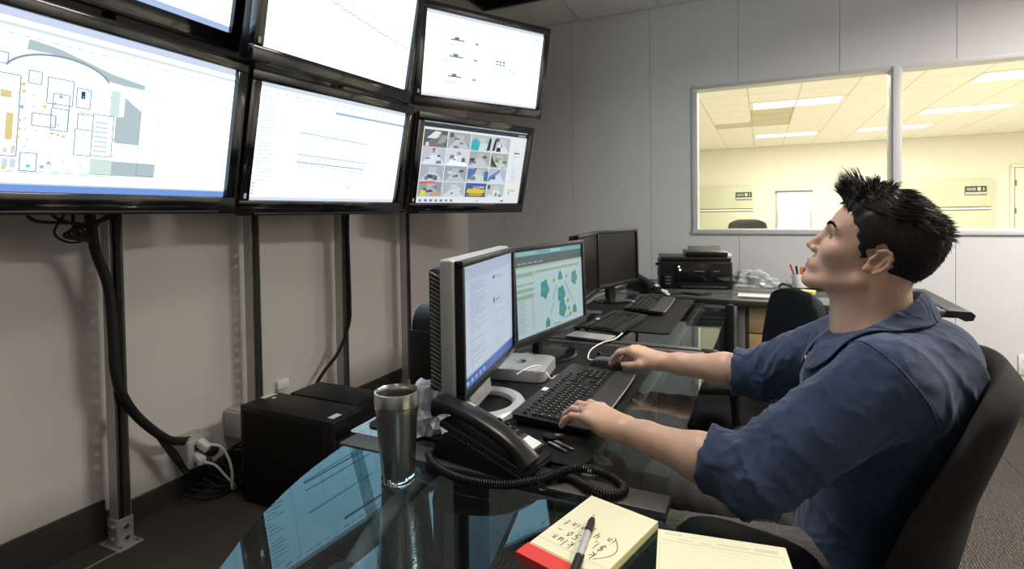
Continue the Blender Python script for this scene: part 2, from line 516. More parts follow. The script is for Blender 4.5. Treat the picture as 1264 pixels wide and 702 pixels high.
# ceiling: dark plenum backing, grid bars, tiles
b = NB(); bx(b, ((XL+XR)/2, (YB+YF)/2, ZC+0.06), (XR-XL+0.2, YB-YF+0.2, 0.06))
ceiling = struct(obj('ceiling', b, 'seam_dark'))
CG = 0.606
gx = [-1.28+CG*i for i in range(-2, 8)]; gy = [3.60+CG*j for j in range(-10, 2)]
lamp_cells = []
def cells(gx, gy, x0, x1, y0, y1):
    for i in range(len(gx)-1):
        for j in range(len(gy)-1):
            a0, a1, c0, c1 = max(gx[i], x0), min(gx[i+1], x1), max(gy[j], y0), min(gy[j+1], y1)
            if a1-a0 > 0.02 and c1-c0 > 0.02: yield i, j, a0, a1, c0, c1
b = NB(); bx(b, (0, 0, 0.008), (CG-0.020, CG-0.020, 0.016), 0.003, 1)
t0 = obj('ceiling_tile', b, 'ceiling_tile', ceiling); first = True
troffer_off = None
lampcells = [(min(range(len(gx)-1), key=lambda i: abs((gx[i]+gx[i+1])/2-lx)), min(range(len(gy)-1), key=lambda j: abs((gy[j]+gy[j+1])/2-ly)), wt, sp) for lx, ly, wt, sp in ROOM_LAMPS]
lampset = {}
for i, j, wt, sp in lampcells:
    lampset[(i, j)] = wt; lampset[(i, j-1)] = wt
for i, j, a0, a1, c0, c1 in cells(gx, gy, XL, XR, YF, YB):
    if (i, j) in lampset: continue
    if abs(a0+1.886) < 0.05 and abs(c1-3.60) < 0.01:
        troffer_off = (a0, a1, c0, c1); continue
    o = t0 if first else t0.copy()
    if not first: COL.objects.link(o); o.parent = ceiling
    first = False
    o.location = ((a0+a1)/2, (c0+c1)/2, ZC); o.scale = ((a1-a0)/CG, (c1-c0)/CG, 1)
b = NB()
for x in gx:
    if XL < x < XR: bx(b, (x, (YB+YF)/2, ZC+0.004), (0.024, YB-YF, 0.012), 0.001, 1)
for y in gy:
    if YF < y < YB: bx(b, ((XL+XR)/2, y, ZC+0.0045), (XR-XL, 0.024, 0.0115), 0.001, 1)
for x0, x1, y0, y1 in ((XL, XR, YB-0.02, YB), (XL, XL+0.02, YF, YB)):
    bx(b, ((x0+x1)/2, (y0+y1)/2, ZC+0.003), (x1-x0, y1-y0, 0.012))
obj('ceiling_grid', b, 'ceiling_grid', ceiling)
# unlit dark ceiling return grille
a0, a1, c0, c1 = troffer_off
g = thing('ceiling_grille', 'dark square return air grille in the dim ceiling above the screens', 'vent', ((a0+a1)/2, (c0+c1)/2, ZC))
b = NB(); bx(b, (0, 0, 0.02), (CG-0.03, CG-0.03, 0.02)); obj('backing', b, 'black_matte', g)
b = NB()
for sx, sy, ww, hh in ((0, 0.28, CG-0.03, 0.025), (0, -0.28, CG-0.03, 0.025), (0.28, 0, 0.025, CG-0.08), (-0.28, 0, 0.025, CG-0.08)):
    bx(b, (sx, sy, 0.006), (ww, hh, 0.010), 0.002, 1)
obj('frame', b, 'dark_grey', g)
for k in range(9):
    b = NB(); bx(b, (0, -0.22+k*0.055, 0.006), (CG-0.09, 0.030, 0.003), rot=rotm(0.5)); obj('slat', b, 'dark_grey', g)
# louvred troffers of this room, the rear one an added fill lamp (they light it; above and behind the view)
for n, (i, j, wt, sp) in enumerate(lampcells):
    cx = (gx[i]+gx[i+1])/2; cy = gy[j]
    t = thing('ceiling_troffer', ['louvred ceiling troffer lamp nearest the interior window', 'louvred ceiling troffer lamp above the man keyboard', 'added unseen fill lamp at the rear of the room'][n], 'ceiling lamp', (cx, cy, ZC), group=None)
    b = NB(); bx(b, (0, 0, 0.018), (CG-0.03, 2*CG-0.03, 0.012)); obj('housing', b, 'white_trim', t)
    b = NB()
    for x in (-0.28, 0.28): bx(b, (x, 0, 0.005), (0.02, 2*CG-0.03, 0.014))
    for y in (-0.585, 0.585): bx(b, (0, y, 0.005), (CG-0.03, 0.02, 0.014))
    obj('frame', b, 'white_trim', t)
    area('troffer_light', (0, 0, -0.004), 0.5, 1.12, wt, (1.0, 0.93, 0.86), math.radians(sp), parent=t)

# ------------------------------------------------------------------ the bright office behind the window
NX0, NX1, NY0, NY1 = -2.6, 7.4, YB+0.12, 14.36
b = NB(); bx(b, ((NX0+NX1)/2, (NY0+NY1)/2, -0.05), (NX1-NX0, NY1-NY0, 0.10)); mat('bounce_floor',(0.5,0.46,0.38),0.95); struct(obj('floor_next_room', b, 'bounce_floor'))  # unseen floor, made pale to bounce light up to the ceiling
b = NB(); bx(b, ((NX0+NX1)/2, NY1+0.05, ZC/2), (NX1-NX0, 0.10, ZC)); struct(obj('wall_far', b, 'cream_wall'))
b = NB(); bx(b, (NX0-0.05, (NY0+NY1)/2, ZC/2), (0.10, NY1-NY0, ZC)); struct(obj('wall_next_left', b, 'cream_wall'))
b = NB(); bx(b, (NX1+0.05, (NY0+NY1)/2, ZC/2), (0.10, NY1-NY0, ZC)); struct(obj('wall_next_right', b, 'cream_wall'))
b = NB()
for x0, x1, z0, z1 in ((NX0, WX0, 0, ZC), (WX1, NX1, 0, ZC), (WX0, WX1, 0, WZ0), (WX0, WX1, WZ1, ZC)):
    bx(b, ((x0+x1)/2, YB+0.114, (z0+z1)/2), (x1-x0, 0.010, z1-z0))
struct(obj('wall_next_near', b, 'cream_wall'))
b = NB(); bx(b, ((NX0+NX1)/2, (NY0+NY1)/2, ZC+0.06), (NX1-NX0, NY1-NY0, 0.06))
ceil2 = struct(obj('ceiling_next_room', b, 'cream_grid'))
G2 = 0.603
gx2 = [-0.155+G2*i for i in range(-5, 14)]; gy2 = [8.36+G2*j for j in range(-7, 11)]
lights2 = {(5, 7): 1, (6, 7): 0, (5, 13): 1, (6, 13): 0, (9, 10): 1, (10, 10): 0, (9, 6): 1, (10, 6): 0, (9, 13): 0, (8, 13): 1, (5, 3): 1, (6, 3): 0, (9, 2): 1, (10, 2): 0, (13, 4): 1, (14, 4): 0, (13, 8): 1, (14, 8): 0, (13, 12): 1, (14, 12): 0}
dark2 = {(5, 8), (5, 9), (5, 10), (4, 10)}
b = NB(); bx(b, (0, 0, 0.008), (G2-0.016, G2-0.016, 0.016), 0.002, 1)
t0 = obj('ceiling_tile', b, 'cream_tile', ceil2); first = True
mat('vent_tan', (0.60, 0.55, 0.40), 0.7)
for i, j, a0, a1, c0, c1 in cells(gx2, gy2, NX0, NX1, NY0, NY1):
    cx, cy = (a0+a1)/2, (c0+c1)/2
    if (i, j) in lights2:
        continue
    if (i, j) in dark2:
        b = NB(); bx(b, (cx, cy, ZC+0.012), (a1-a0-0.03, c1-c0-0.02, 0.012), 0.002, 1); obj('return_air_panel', b, 'vent_tan', ceil2); continue
    o = t0 if first else t0.copy()
    if not first: COL.objects.link(o); o.parent = ceil2
    first = False
    o.location = (cx, cy, ZC); o.scale = ((a1-a0)/G2, (c1-c0)/G2, 1)
b = NB()
for x in gx2:
    if NX0 < x < NX1: bx(b, (x, (NY0+NY1)/2, ZC+0.004), (0.020, NY1-NY0, 0.008))
for y in gy2:
    if NY0 < y < NY1: bx(b, ((NX0+NX1)/2, y, ZC+0.0045), (NX1-NX0, 0.020, 0.007))
obj('ceiling_grid', b, 'cream_grid', ceil2)
names2 = {(5, 7): 'long bright ceiling light beside the tan air panel, nearest in the left pane', (5, 13): 'small far ceiling light low in the left window pane',
          (9, 10): 'long bright ceiling light in the middle of the right window pane', (9, 6): 'ceiling light cut off at the top right corner of the window',
          (8, 13): 'small far ceiling light low in the right window pane beside the mullion', (9, 16): 'farthest ceiling light beside the far cream wall',
          (5, 3): 'next room ceiling light nearest the window, left', (9, 2): 'next room ceiling light nearest the window, right',
          (13, 4): 'next room ceiling light along the right wall, nearest', (13, 8): 'next room ceiling light along the right wall, middle', (13, 12): 'next room ceiling light along the right wall, farthest'}
for (i, j), f in lights2.items():
    if not f: continue
    cx = gx2[i+1]; cy = gy2[j]+G2/2
    if cy > NY1-0.3: continue
    t = thing('ceiling_light', names2[(i, j)], 'ceiling light', (cx, cy, ZC), group='ceiling lights of the next room')
    b = NB()
    for x in (-G2+0.02, G2-0.02): bx(b, (x, 0, 0.002), (0.025, G2-0.03, 0.016))
    for y in (-G2/2+0.02, G2/2-0.02): bx(b, (0, y, 0.002), (2*G2-0.07, 0.025, 0.016))
    obj('frame', b, 'white_trim', t)
    b = NB(); bx(b, (0, 0, 0.006), (2*G2-0.09, G2-0.07, 0.006)); obj('diffuser', b, 'lamp_diffuser', t)
    area('panel_light', (0, 0, -0.012), 1.1, 0.5, NEXT_WATTS, (1.0, 0.95, 0.84), parent=t)

# things on the far wall
def wall_board(x0, x1, z0, z1, zr, sx, label, slabel):
    t = thing('wall_cabinet', label, 'cabinet', ((x0+x1)/2, NY1, 0))
    w = x1-x0
    box_part('upper_panel', (0, -0.06, (zr+z1)/2+0.02), (w, 0.118, z1-zr-0.04), 'sage_panel', t, 0.006)
    box_part('lower_panel', (0, -0.06, (z0+zr)/2-0.02), (w, 0.118, zr-z0-0.04), 'sage_panel', t, 0.006)
    box_part('rail', (0, -0.065, zr), (w+0.01, 0.13, 0.045), 'white_trim', t, 0.006)
    # a small dark sign plate with two rows of lettering
    s = thing('wall_sign', slabel, 'sign', (sx, NY1-0.121, 1.555))
    box_part('plate', (0, -0.008, 0), (0.36, 0.016, 0.19), 'mid_grey', s, 0.006)
    P = Paint(0.34, 0.17)
    P.rect(0, 0.36, 1, 1, (0.05, 0.06, 0.05)); P.rect(0, 0.06, 1, 0.30, (0.75, 0.76, 0.65)); P.lay()
    for k, wd in enumerate((0.05, 0.06, 0.05, 0.05, 0.06, 0.05)): P.rect(0.06+k*0.078, 0.50, 0.06+k*0.078+wd, 0.86, (0.45, 0.48, 0.42))
    P.rect(0.58, 0.48, 0.74, 0.90, (0.8, 0.82, 0.75)); P.rect(0.84, 0.5, 0.92, 0.86, (0.5, 0.52, 0.46))
    for k in range(9): P.rect(0.06+k*0.1, 0.11, 0.12+k*0.1, 0.24, (0.3, 0.3, 0.25))
    P.build('lettering', 'printed', s, loc=(0, -0.0165, 0))
wall_board(-1.60, -0.178, 0.55, 1.80, 1.215, -0.39, 'sage green wall cabinet with white rail behind the chair in left pane', 'small dark sign on the wall cabinet in the left window pane')
wall_board(2.70, 4.325, 0.55, 1.79, 1.185, 4.04, 'sage green wall cabinet with white rail behind the man head', 'small dark sign on the wall cabinet beside the door')
f = thing('flip_chart', 'white flip chart paper hanging from a dark clamp bar', 'flip chart', (0.69, NY1, 0))
b = NB(); bx(b, (0, -0.04, 1.05), (0.72, 0.02, 1.15), 0.002, 1); obj('paper', b, 'paper_white', f)
b = NB(); bx(b, (0, -0.04, 1.64), (0.78, 0.05, 0.035), 0.006, 2); obj('clamp_bar', b, 'mid_grey', f)
for s in (-1, 1):
    b = NB(); cyl(b, (s*0.33, -0.02, 1.62), (s*0.38, -0.10, 0.0), 0.012); obj('leg', b, 'grey_plastic', f)
dr = thing('door_1', 'x', 'x', (4.66, NY1, 0)); del dr['label']; del dr['category']; struct(dr)
box_part('door_leaf', (0.50, -0.02, 1.0), (0.92, 0.04, 2.0), 'cream_wall', dr, 0.003)
b = NB()
for c, s in (((-0.005, -0.03, 1.01), (0.06, 0.06, 2.04)), ((1.0, -0.03, 1.01), (0.06, 0.06, 2.04)), ((0.5, -0.03, 2.04), (1.07, 0.06, 0.06))): bx(b, c, s, 0.006, 1)
obj('door_frame', b, 'cream_wall', dr)
for z in (1.70, 1.13, 0.3): box_part('hinge', (0.04, -0.055, z), (0.03, 0.03, 0.11), 'mid_grey', dr, 0.004)
b = NB(); cyl(b, (0.90, -0.04, 1.0), (0.90, -0.10, 1.0), 0.02); cyl(b, (0.90, -0.10, 1.0), (0.90, -0.135, 1.0), 0.032, 0.026); obj('door_knob', b, 'galvanised', dr)

# outlet by the right end of the back wall
o = thing('wall_outlet', 'white outlet plate low on the back wall at the right edge', 'outlet', (1.40, YB-0.001, 0.30))
box_part('plate', (0, -0.003, 0), (0.072, 0.006, 0.115), 'white_plastic', o, 0.002)
for z in (-0.025, 0.025): box_part('socket', (0, -0.0065, z), (0.032, 0.003, 0.028), 'white_trim', o, 0.001)
# ================================================================== SCREENS ON THE LEFT WALL
TW, TH_ = 0.886, 0.498
WHITE = (0.66, 0.87, 1.0)
def tint(c, k): return tuple(a*(1-k)+b*k for a, b in zip(WHITE, c))

def pic_floorplan(P):
    r = random.Random(12)
    P.rect(0, 0, 1, 1, WHITE); P.lay()
    P.rect(0, 0, 1, 0.040, (0.20, 0.36, 0.82)); P.rect(0, 0.040, 1, 0.050, (0.60, 0.74, 0.98)); P.rect(0, 0.955, 1, 1, (0.66, 0.76, 0.96)); P.rect(0, 0.905, 1, 0.925, (0.78, 0.85, 0.93)); P.lay()
    grey = (0.50, 0.62, 0.67); ln = (0.30, 0.38, 0.45); yel = (0.85, 0.70, 0.30); mint = (0.72, 0.90, 0.86)
    for k in range(24): P.rect(0.05+0.037*k, 0.865, 0.05+0.037*k+0.012+0.015*r.random(), 0.873, (0.68, 0.76, 0.84))
    P.lay()
    P.poly([(0.245, 0.800), (0.250, 0.860), (0.330, 0.845), (0.500, 0.765), (0.616, 0.735), (0.616, 0.705), (0.560, 0.705), (0.496, 0.712), (0.43, 0.775), (0.323, 0.805)], grey)
    P.poly([(0.522, 0.333), (0.522, 0.500), (0.548, 0.510), (0.548, 0.635), (0.611, 0.560), (0.611, 0.333)], grey, True)
    P.rect(0.520, 0.119, 0.678, 0.215, grey); P.rect(0.448, 0.119, 0.520, 0.222, mint); P.rect(0.500, 0.500, 0.532, 0.665, mint); P.lay()
    arc = [(0.345+0.155*math.cos(math.radians(a)), 0.655+0.145*math.sin(math.radians(a))) for a in range(20, 166, 6)]
    P.line(arc, 0.0065, ln)
    def room(x0, z0, x1, z1, wd=0.0032): P.box(x0, z0, x1, z1, wd, ln)
    room(0.307, 0.523, 0.381, 0.672); room(0.325, 0.500, 0.372, 0.585); room(0.392, 0.525, 0.435, 0.640); room(0.270, 0.385, 0.335, 0.455)
    room(0.322, 0.370, 0.372, 0.500); room(0.395, 0.236, 0.448, 0.395); room(0.400, 0.395, 0.448, 0.490); room(0.448, 0.240, 0.515, 0.500)
    room(0.245, 0.120, 0.290, 0.225); room(0.0, 0.112, 0.520, 0.122, 0.002); room(0.255, 0.620, 0.290, 0.690); room(0.060, 0.200, 0.235, 0.650); room(0.610, 0.130, 0.680, 0.690, 0.0018)
    for k in range(6): P.line([(0.330+0.008*k, 0.375), (0.330+0.008*k, 0.495)], 0.0014, ln)
    for k in range(7): P.rect(0.455, 0.265+k*0.030, 0.500, 0.277+k*0.030, (0.70, 0.78, 0.85))
    for k in range(9): P.rect(0.060+0.020*k, 0.135, 0.075+0.020*k, 0.185, (0.72, 0.82, 0.86)); P.rect(0.060+0.020*k, 0.215, 0.072+0.020*k, 0.245, (0.76, 0.84, 0.88))
    for k in range(8): P.line([(0.14+0.012*k, 0.74), (0.15+0.012*k, 0.83)], 0.0016, (0.6, 0.68, 0.74))
    room(0.12, 0.70, 0.20, 0.76); P.lay()
    for x, z in ((0.238, 0.600), (0.240, 0.560), (0.297, 0.490), (0.322, 0.340), (0.340, 0.335), (0.356, 0.330), (0.512, 0.240), (0.514, 0.345), (0.232, 0.395), (0.232, 0.350), (0.230, 0.300), (0.222, 0.240), (0.20, 0.125)): P.rect(x, z, x+0.010, z+0.018, yel)
    P.rect(0.203, 0.290, 0.222, 0.440, yel); P.rect(0.172, 0.290, 0.190, 0.445, yel); P.rect(0.186, 0.520, 0.214, 0.560, yel)
    P.rect(0.405, 0.580, 0.418, 0.625, (0.02, 0.06, 0.14)); P.rect(0.408, 0.585, 0.415, 0.598, (0.1, 0.5, 0.7))
    for x, z in ((0.340, 0.560), (0.300, 0.140), (0.318, 0.165), (0.262, 0.140), (0.235, 0.470)): P.rect(x, z, x+0.012, z+0.02, (0.30, 0.68, 0.72))
    for k in range(26): P.rect(0.22+0.46*r.random(), 0.13+0.55*r.random(), 0, 0, ln) if False else P.rect(*(lambda x, z: (x, z, x+0.006, z+0.008))(0.22+0.28*r.random(), 0.14+0.5*r.random()), (0.45, 0.52, 0.58))
    for k in range(4): P.rect(0.735, 0.80-k*0.014, 0.735+0.03+0.16*r.random(), 0.806-k*0.014, (0.74, 0.80, 0.86))
    P.box(0.72, 0.09, 0.965, 0.84, 0.0016, (0.78, 0.84, 0.90))

def pic_window(P, seed, side=True):
    r = random.Random(seed)
    P.rect(0, 0, 1, 1, WHITE); P.lay()
    P.rect(0, 0.965, 1, 1, (0.70, 0.78, 0.90)); P.rect(0, 0.0, 1, 0.03, (0.78, 0.85, 0.95)); P.lay()
    for k in range(14): P.rect(0.02+k*0.06, 0.925, 0.02+k*0.06+0.025+0.02*r.random(), 0.935, tint((0.4, 0.45, 0.55), 0.35))
    if side:
        for k in range(26):
            P.rect(0.02, 0.88-k*0.032, 0.03+r.random()*0.10, 0.888-k*0.032, tint((0.4, 0.45, 0.55), 0.3))
        P.line([(0.17, 0.03), (0.17, 0.91)], 0.002, tint((0.4, 0.5, 0.6), 0.35))

def pic_chart(P):
    pic_window(P, 3)
    P.rect(0.46, 0.845, 1, 0.87, (0.42, 0.55, 0.72)); P.lay()
    c = tint((0.3, 0.42, 0.6), 0.45)
    P.line([(0.25, 0.63), (0.72, 0.60)], 0.006, c); P.line([(0.25, 0.43), (0.72, 0.405)], 0.006, c)
    P.line([(0.25, 0.36), (0.70, 0.34), (0.72, 0.33)], 0.007, tint((0.25, 0.35, 0.5), 0.6)); P.line([(0.25, 0.345), (0.70, 0.30)], 0.004, c)
    P.line([(0.62, 0.20), (0.62, 0.72)], 0.005, c); P.line([(0.635, 0.18), (0.60, 0.12)], 0.006, c)
    P.line([(0.36, 0.2), (0.36, 0.60)], 0.0015, tint(c, .5)); P.line([(0.5, 0.2), (0.5, 0.60)], 0.0015, tint(c, .5))
    P.line([(0.30, 0.17), (0.72, 0.15)], 0.002, tint((0.6, 0.3, 0.3), .35))
    r = random.Random(5)
    for k in range(22):
        for q in range(5): P.rect(0.74+q*0.05, 0.10+k*0.026, 0.745+q*0.05+0.02*r.random(), 0.106+k*0.026, tint((0.4, 0.5, 0.6), 0.18))
    for k, cc in enumerate(((0.2, 0.4, 0.9), (0.3, 0.7, 0.3), (0.9, 0.6, 0.2), (0.2, 0.5, 0.8))): P.rect(0.015, 0.05+k*0.03, 0.025, 0.065+k*0.03, cc)

def pic_trace(P):
    P.rect(0, 0, 1, 1, WHITE); P.lay()
    P.rect(0, 0.95, 1, 1, (0.75, 0.82, 0.92)); P.lay()
    r = random.Random(9)
    for base, amp, col, wd in ((0.60, 0.012, (0.80, 0.52, 0.45), 0.0055), (0.585, 0.018, tint((0.7, 0.6, 0.6), 0.5), 0.0030), (0.70, 0.01, tint((0.6, 0.75, 0.9), 0.5), 0.004), (0.68, 0.01, tint((0.6, 0.75, 0.9), 0.4), 0.003)):
        pts = []
        for k in range(70):
            x = 0.06+k*0.0134
            pts.append((x, base+0.09*math.sin(x*2.3+2.2)*0.8-0.10*x+amp*(r.random()-0.5)*2))
        P.line(pts, wd, col)
    for k in range(7): P.line([(0.02, 0.12+k*0.12), (0.98, 0.12+k*0.12)], 0.001, tint((0.5, 0.6, 0.7), 0.18))
    for k in range(9): P.line([(0.08+k*0.11, 0.06), (0.08+k*0.11, 0.93)], 0.001, tint((0.5, 0.6, 0.7), 0.12))

def pic_diagram(P):
    pic_window(P, 11, False)
    r = random.Random(4); d = (0.18, 0.22, 0.27)
    for k, z in enumerate((0.70, 0.50, 0.26)):
        P.rect(0.20, z, 0.31, z+0.018, d); P.rect(0.23, z+0.018, 0.27, z+0.045, d)
        for q in range(7): P.rect(0.15+q*0.025, z-0.05-0.03*r.random(), 0.16+q*0.025, z-0.045, tint(d, 0.45))
        P.box(0.13, z-0.11, 0.33, z+0.08, 0.0015, tint(d, 0.2))
        P.box(0.38, z-0.08, 0.45, z+0.08, 0.0015, tint(d, 0.3)); P.line([(0.39, z-0.05), (0.44, z+0.05)], 0.003, tint(d, 0.5)); P.line([(0.39, z+0.05), (0.44, z-0.05)], 0.003, tint(d, 0.5)); P.rect(0.40, z-0.01, 0.43, z+0.02, tint(d, 0.6))
    for k in range(3): P.rect(0.59+k*0.03, 0.53, 0.61+k*0.03, 0.555, d); P.rect(0.59+k*0.03, 0.495, 0.61+k*0.03, 0.515, d)
    P.box(0.56, 0.33, 0.75, 0.60, 0.0015, tint(d, 0.2))
    for k in range(5): P.rect(0.70+k*0.012, 0.46-0.01*k, 0.73+k*0.012, 0.468-0.01*k, tint(d, 0.4))
    for k in range(5): P.rect(0.68, 0.36+k*0.014, 0.70+0.02*r.random(), 0.366+k*0.014, tint(d, 0.4))
    P.rect(0.955, 0.88, 0.965, 0.90, (0.2, 0.5, 0.8)); P.rect(0.93, 0.90, 0.95, 0.92, (0.4, 0.5, 0.5))

def pic_plain(P):
    pic_window(P, 21)
    P.rect(0, 0, 1, 0.05, (0.45, 0.60, 0.92)); P.rect(0.8, 0.12, 0.97, 0.125, tint((0.5, 0.4, 0.4), 0.4)); P.rect(0.78, 0.2, 0.9, 0.205, tint((0.5, 0.4, 0.4), 0.4))

def pic_cctv(P):
    P.rect(0, 0, 1, 1, (0.88, 0.93, 0.97)); P.lay()
    P.rect(0, 0.93, 1, 1, (0.03, 0.035, 0.045)); P.rect(0, 0.985, 1, 1, (0.55, 0.7, 0.8)); P.lay()
    r = random.Random(17)
    gx_ = [0.015, 0.22, 0.43, 0.64, 0.83]; gz_ = [0.905, 0.69, 0.48, 0.27, 0.075]
    base = [[(.10, .13, .12), (.42, .46, .50), (.50, .56, .60), (.55, .60, .68)], [(.60, .64, .72), (.75, .78, .84), (.45, .46, .48), (.42, .48, .42)],
            [(.45, .52, .60), (.38, .44, .50), (.46, .54, .56), (.50, .58, .68)], [(.36, .38, .40), (.50, .56, .60), (.12, .13, .22), (.55, .62, .60)]]
    for j in range(4):
        for i in range(4):
            x0, x1 = gx_[i]+0.004, gx_[i+1]-0.004
            z1, z0 = gz_[j]-0.004, gz_[j+1]+0.004
            c = base[j][i]
            P.rect(x0, z0, x1, z1, c)
    P.lay()
    for j in range(4):
        for i in range(4):
            x0, x1 = gx_[i]+0.004, gx_[i+1]-0.004
            z1, z0 = gz_[j]-0.004, gz_[j+1]+0.004
            c = base[j][i]; w_, h_ = x1-x0, z1-z0
            def q(pts, col): P.poly([(x0+a*w_, z0+b_*h_) for a, b_ in pts], col, True)
            # receding floor, bright back wall, lit ceiling strips of every camera view
            q([(0, 0), (1, 0), (0.66, 0.55), (0.36, 0.55)], tuple(k*1.35+0.05 for k in c))
            P.lay()
            q([(0.34, 0.56), (0.68, 0.56), (0.68, 0.86), (0.34, 0.86)], tuple(min(1, k*0.62+0.32) for k in c))
            for n in range(5):
                a, b_ = r.random()*0.75, r.random()*0.7
                ww, hh = 0.08+r.random()*0.18, 0.08+r.random()*0.22
                d = r.choice([(.03, .04, .05), (.10, .12, .14), (.75, .8, .86), (.22, .26, .30)])
                q([(a, b_), (min(1, a+ww), b_+0.02), (min(1, a+ww*0.9), min(1, b_+hh)), (a+0.02, min(1, b_+hh))], d)
            P.lay()
    def cell(i, j, pts, col):
        x0, x1 = gx_[i]+0.004, gx_[i+1]-0.004; z1, z0 = gz_[j]-0.004, gz_[j+1]+0.004
        P.poly([(x0+a*(x1-x0), z0+b_*(z1-z0)) for a, b_ in pts], col, True)
    P.lay()
    cell(0, 0, [(0.1, 0.5), (0.45, 0.95), (0.7, 0.9), (0.5, 0.5)], (.85, .9, .92)); cell(0, 0, [(0.55, 0.2), (0.9, 0.3), (1, 0.8), (0.75, 0.7)], (.35, .42, .38)); cell(0, 0, [(0, 0), (0.6, 0), (0.6, 0.05), (0, 0.05)], (.8, .15, .12))
    cell(2, 0, [(0.0, 0.05), (0.35, 0.0), (0.42, 0.55), (0.2, 0.8), (0.02, 0.6)], (.05, .50, .56))
    cell(3, 0, [(0.0, 0.1), (0.1, 0.9), (0.2, 0.8), (0.14, 0.1)], (.03, .04, .05)); cell(2, 0, [(0.75, 0.05), (0.85, 0.9), (0.95, 0.8), (0.9, 0.1)], (.02, .03, .04))
    for k in range(4): cell(3, 1, [(0.05+0.1*k, 0.05), (0.12+0.1*k, 0.05), (0.02+0.03*k, 0.85-.1*k), (0.0, 0.8-.1*k)], (.04, .05, .05))
    cell(2, 2, [(0, 0.2), (0.35, 0.6), (0.35, 0.9), (0, 0.9)], (.10, .20, .50)); cell(2, 2, [(0.8, 0.15), (1, 0.1), (1, 0.8), (0.8, 0.75)], (.08, .18, .46)); cell(3, 2, [(0, 0.1), (0.6, 0.8), (0.6, 0.95), (0, 0.4)], (.12, .24, .55))
    cell(2, 3, [(0.05, 0.3), (0.9, 0.3), (0.95, 0.55), (0.1, 0.6)], (.85, .66, .05)); cell(2, 3, [(0.2, 0.1), (0.8, 0.1), (0.85, 0.3), (0.2, 0.3)], (.60, .45, .03)); cell(2, 3, [(0, 0.8), (1, 0.8), (1, 1), (0, 1)], (.10, .12, .45))
    cell(0, 3, [(0.05, 0.05), (0.3, 0.05), (0.3, 0.4), (0.1, 0.45)], (.80, .80, .10)); cell(0, 3, [(0, 0.85), (0.7, 1.0), (0.6, 1.05), (0, 1.0)], (.85, .12, .08)); cell(0, 3, [(0.5, 0.05), (1, 0.05), (1, 0.3), (0.6, 0.3)], (.6, .42, .25))
    P.lay()
    for k in range(14): P.rect(0.875, 0.30+k*0.035, 0.88+0.06*r.random(), 0.31+k*0.035, (.55, .60, .66))
    P.rect(0.88, 0.70, 0.94, 0.715, (.1, .1, .12)); P.rect(0.86, 0.165, 0.945, 0.19, (.95, .62, .15)); P.rect(0.87, 0.13, 0.885, 0.15, (.2, .2, .6))
    for k in range(7): P.rect(0.03+k*0.045, 0.015, 0.052+k*0.045, 0.045, r.choice([(.15, .2, .5), (.3, .5, .7), (.7, .75, .8), (.2, .3, .6)]))
    P.rect(0.55, 0.018, 0.565, 0.04, (.8, .3, .3)); P.rect(0.80, 0.018, 0.83, 0.04, (.2, .2, .3)); P.rect(0.90, 0.94, 0.98, 0.965, (.3, .35, .4))

def make_tv(pose, pic, label, stickers=True, post=None):
    (cx, cy, cz), a, t = pose
    root = thing('wall_television', label, 'television', (cx, cy, cz), (math.radians(t), 0, math.radians(90-a)), group='six screens on the left wall')
    bs, bt, bb, D = 0.046, 0.046, 0.066, 0.085
    fr = NB()
    W2, T2, B2 = TW/2, TH_/2, -TH_/2
    for c, s in (((0, 0, T2+bt/2), (TW+2*bs, 0.035, bt)), ((0, 0, B2-bb/2), (TW+2*bs, 0.035, bb)),
                 ((-W2-bs/2, 0, (bt-bb)/2*0), (bs, 0.035, TH_)), ((W2+bs/2, 0, 0), (bs, 0.035, TH_))):
        bx(fr, (c[0], c[1]+0.0035, c[2]), s, 0.004, 2)
    frame = obj('bezel', fr, 'black_gloss', root)
    b = NB(); bx(b, (0, 0.052, (bt-bb)/2), (TW+2*bs-0.02, 0.06, TH_+bt+bb-0.02), 0.012, 2)
    bx(b, (0, 0.085, -0.02), (TW*0.7, 0.05, TH_*0.6), 0.015, 2)
    obj('back_housing', b, 'black_plastic', root)
    b = NB(); bx(b, (0, -0.012, B2-bb+0.008), (TW*0.94, 0.012, 0.012), 0.004, 2)
    obj('chin_trim', b, 'black_satin', frame)
    P = Paint(TW, TH_); pic(P)
    kf = 0.41 if pic is pic_cctv else 0.44
    P.c = [c if c == WHITE else tuple(q*kf for q in c) for c in P.c]
    P.build('screen', 'tv_picture', root, loc=(0, 0.004, 0))
    if stickers:
        b = NB(); bx(b, (-W2-0.022, -0.0148, B2+0.02), (0.012, 0.001, 0.022)); obj('sticker', b, 'white_plastic', root)
    # wall bracket: plate behind the set and two arms that reach back to the steel posts
    b = NB(); bx(b, (0, 0.118, 0), (0.42, 0.012, 0.26), 0.002, 1)
    obj('mount_plate', b, 'black_matte', root)
    return root

TVS = [(((-1.880, 1.029, 1.559), -2.7, 10.2), pic_floorplan, 'large lower left wall screen showing a building floor plan', False),
       (((-1.879, 2.039, 1.547), 5.5, 12.8), pic_chart, 'lower middle wall screen showing a pale chart with a blue bar', True),
       (((-1.702, 3.119, 1.546), 20.7, 13.0), pic_cctv, 'lower right wall screen showing a grid of camera views', True),
       (((-1.850, 1.060, 2.210), -3.0, 12.6), pic_plain, 'upper left wall screen, only its lower right corner visible', False),
       (((-1.717, 1.974, 2.149), 2.6, 11.7), pic_trace, 'upper middle wall screen showing a faint red trace line', True),
       (((-1.610, 3.112, 2.202), 29.6, 11.9), pic_diagram, 'upper right wall screen showing small grey diagrams', True)]
tv_roots = [make_tv(p, pic, lab, st) for p, pic, lab, st in TVS]

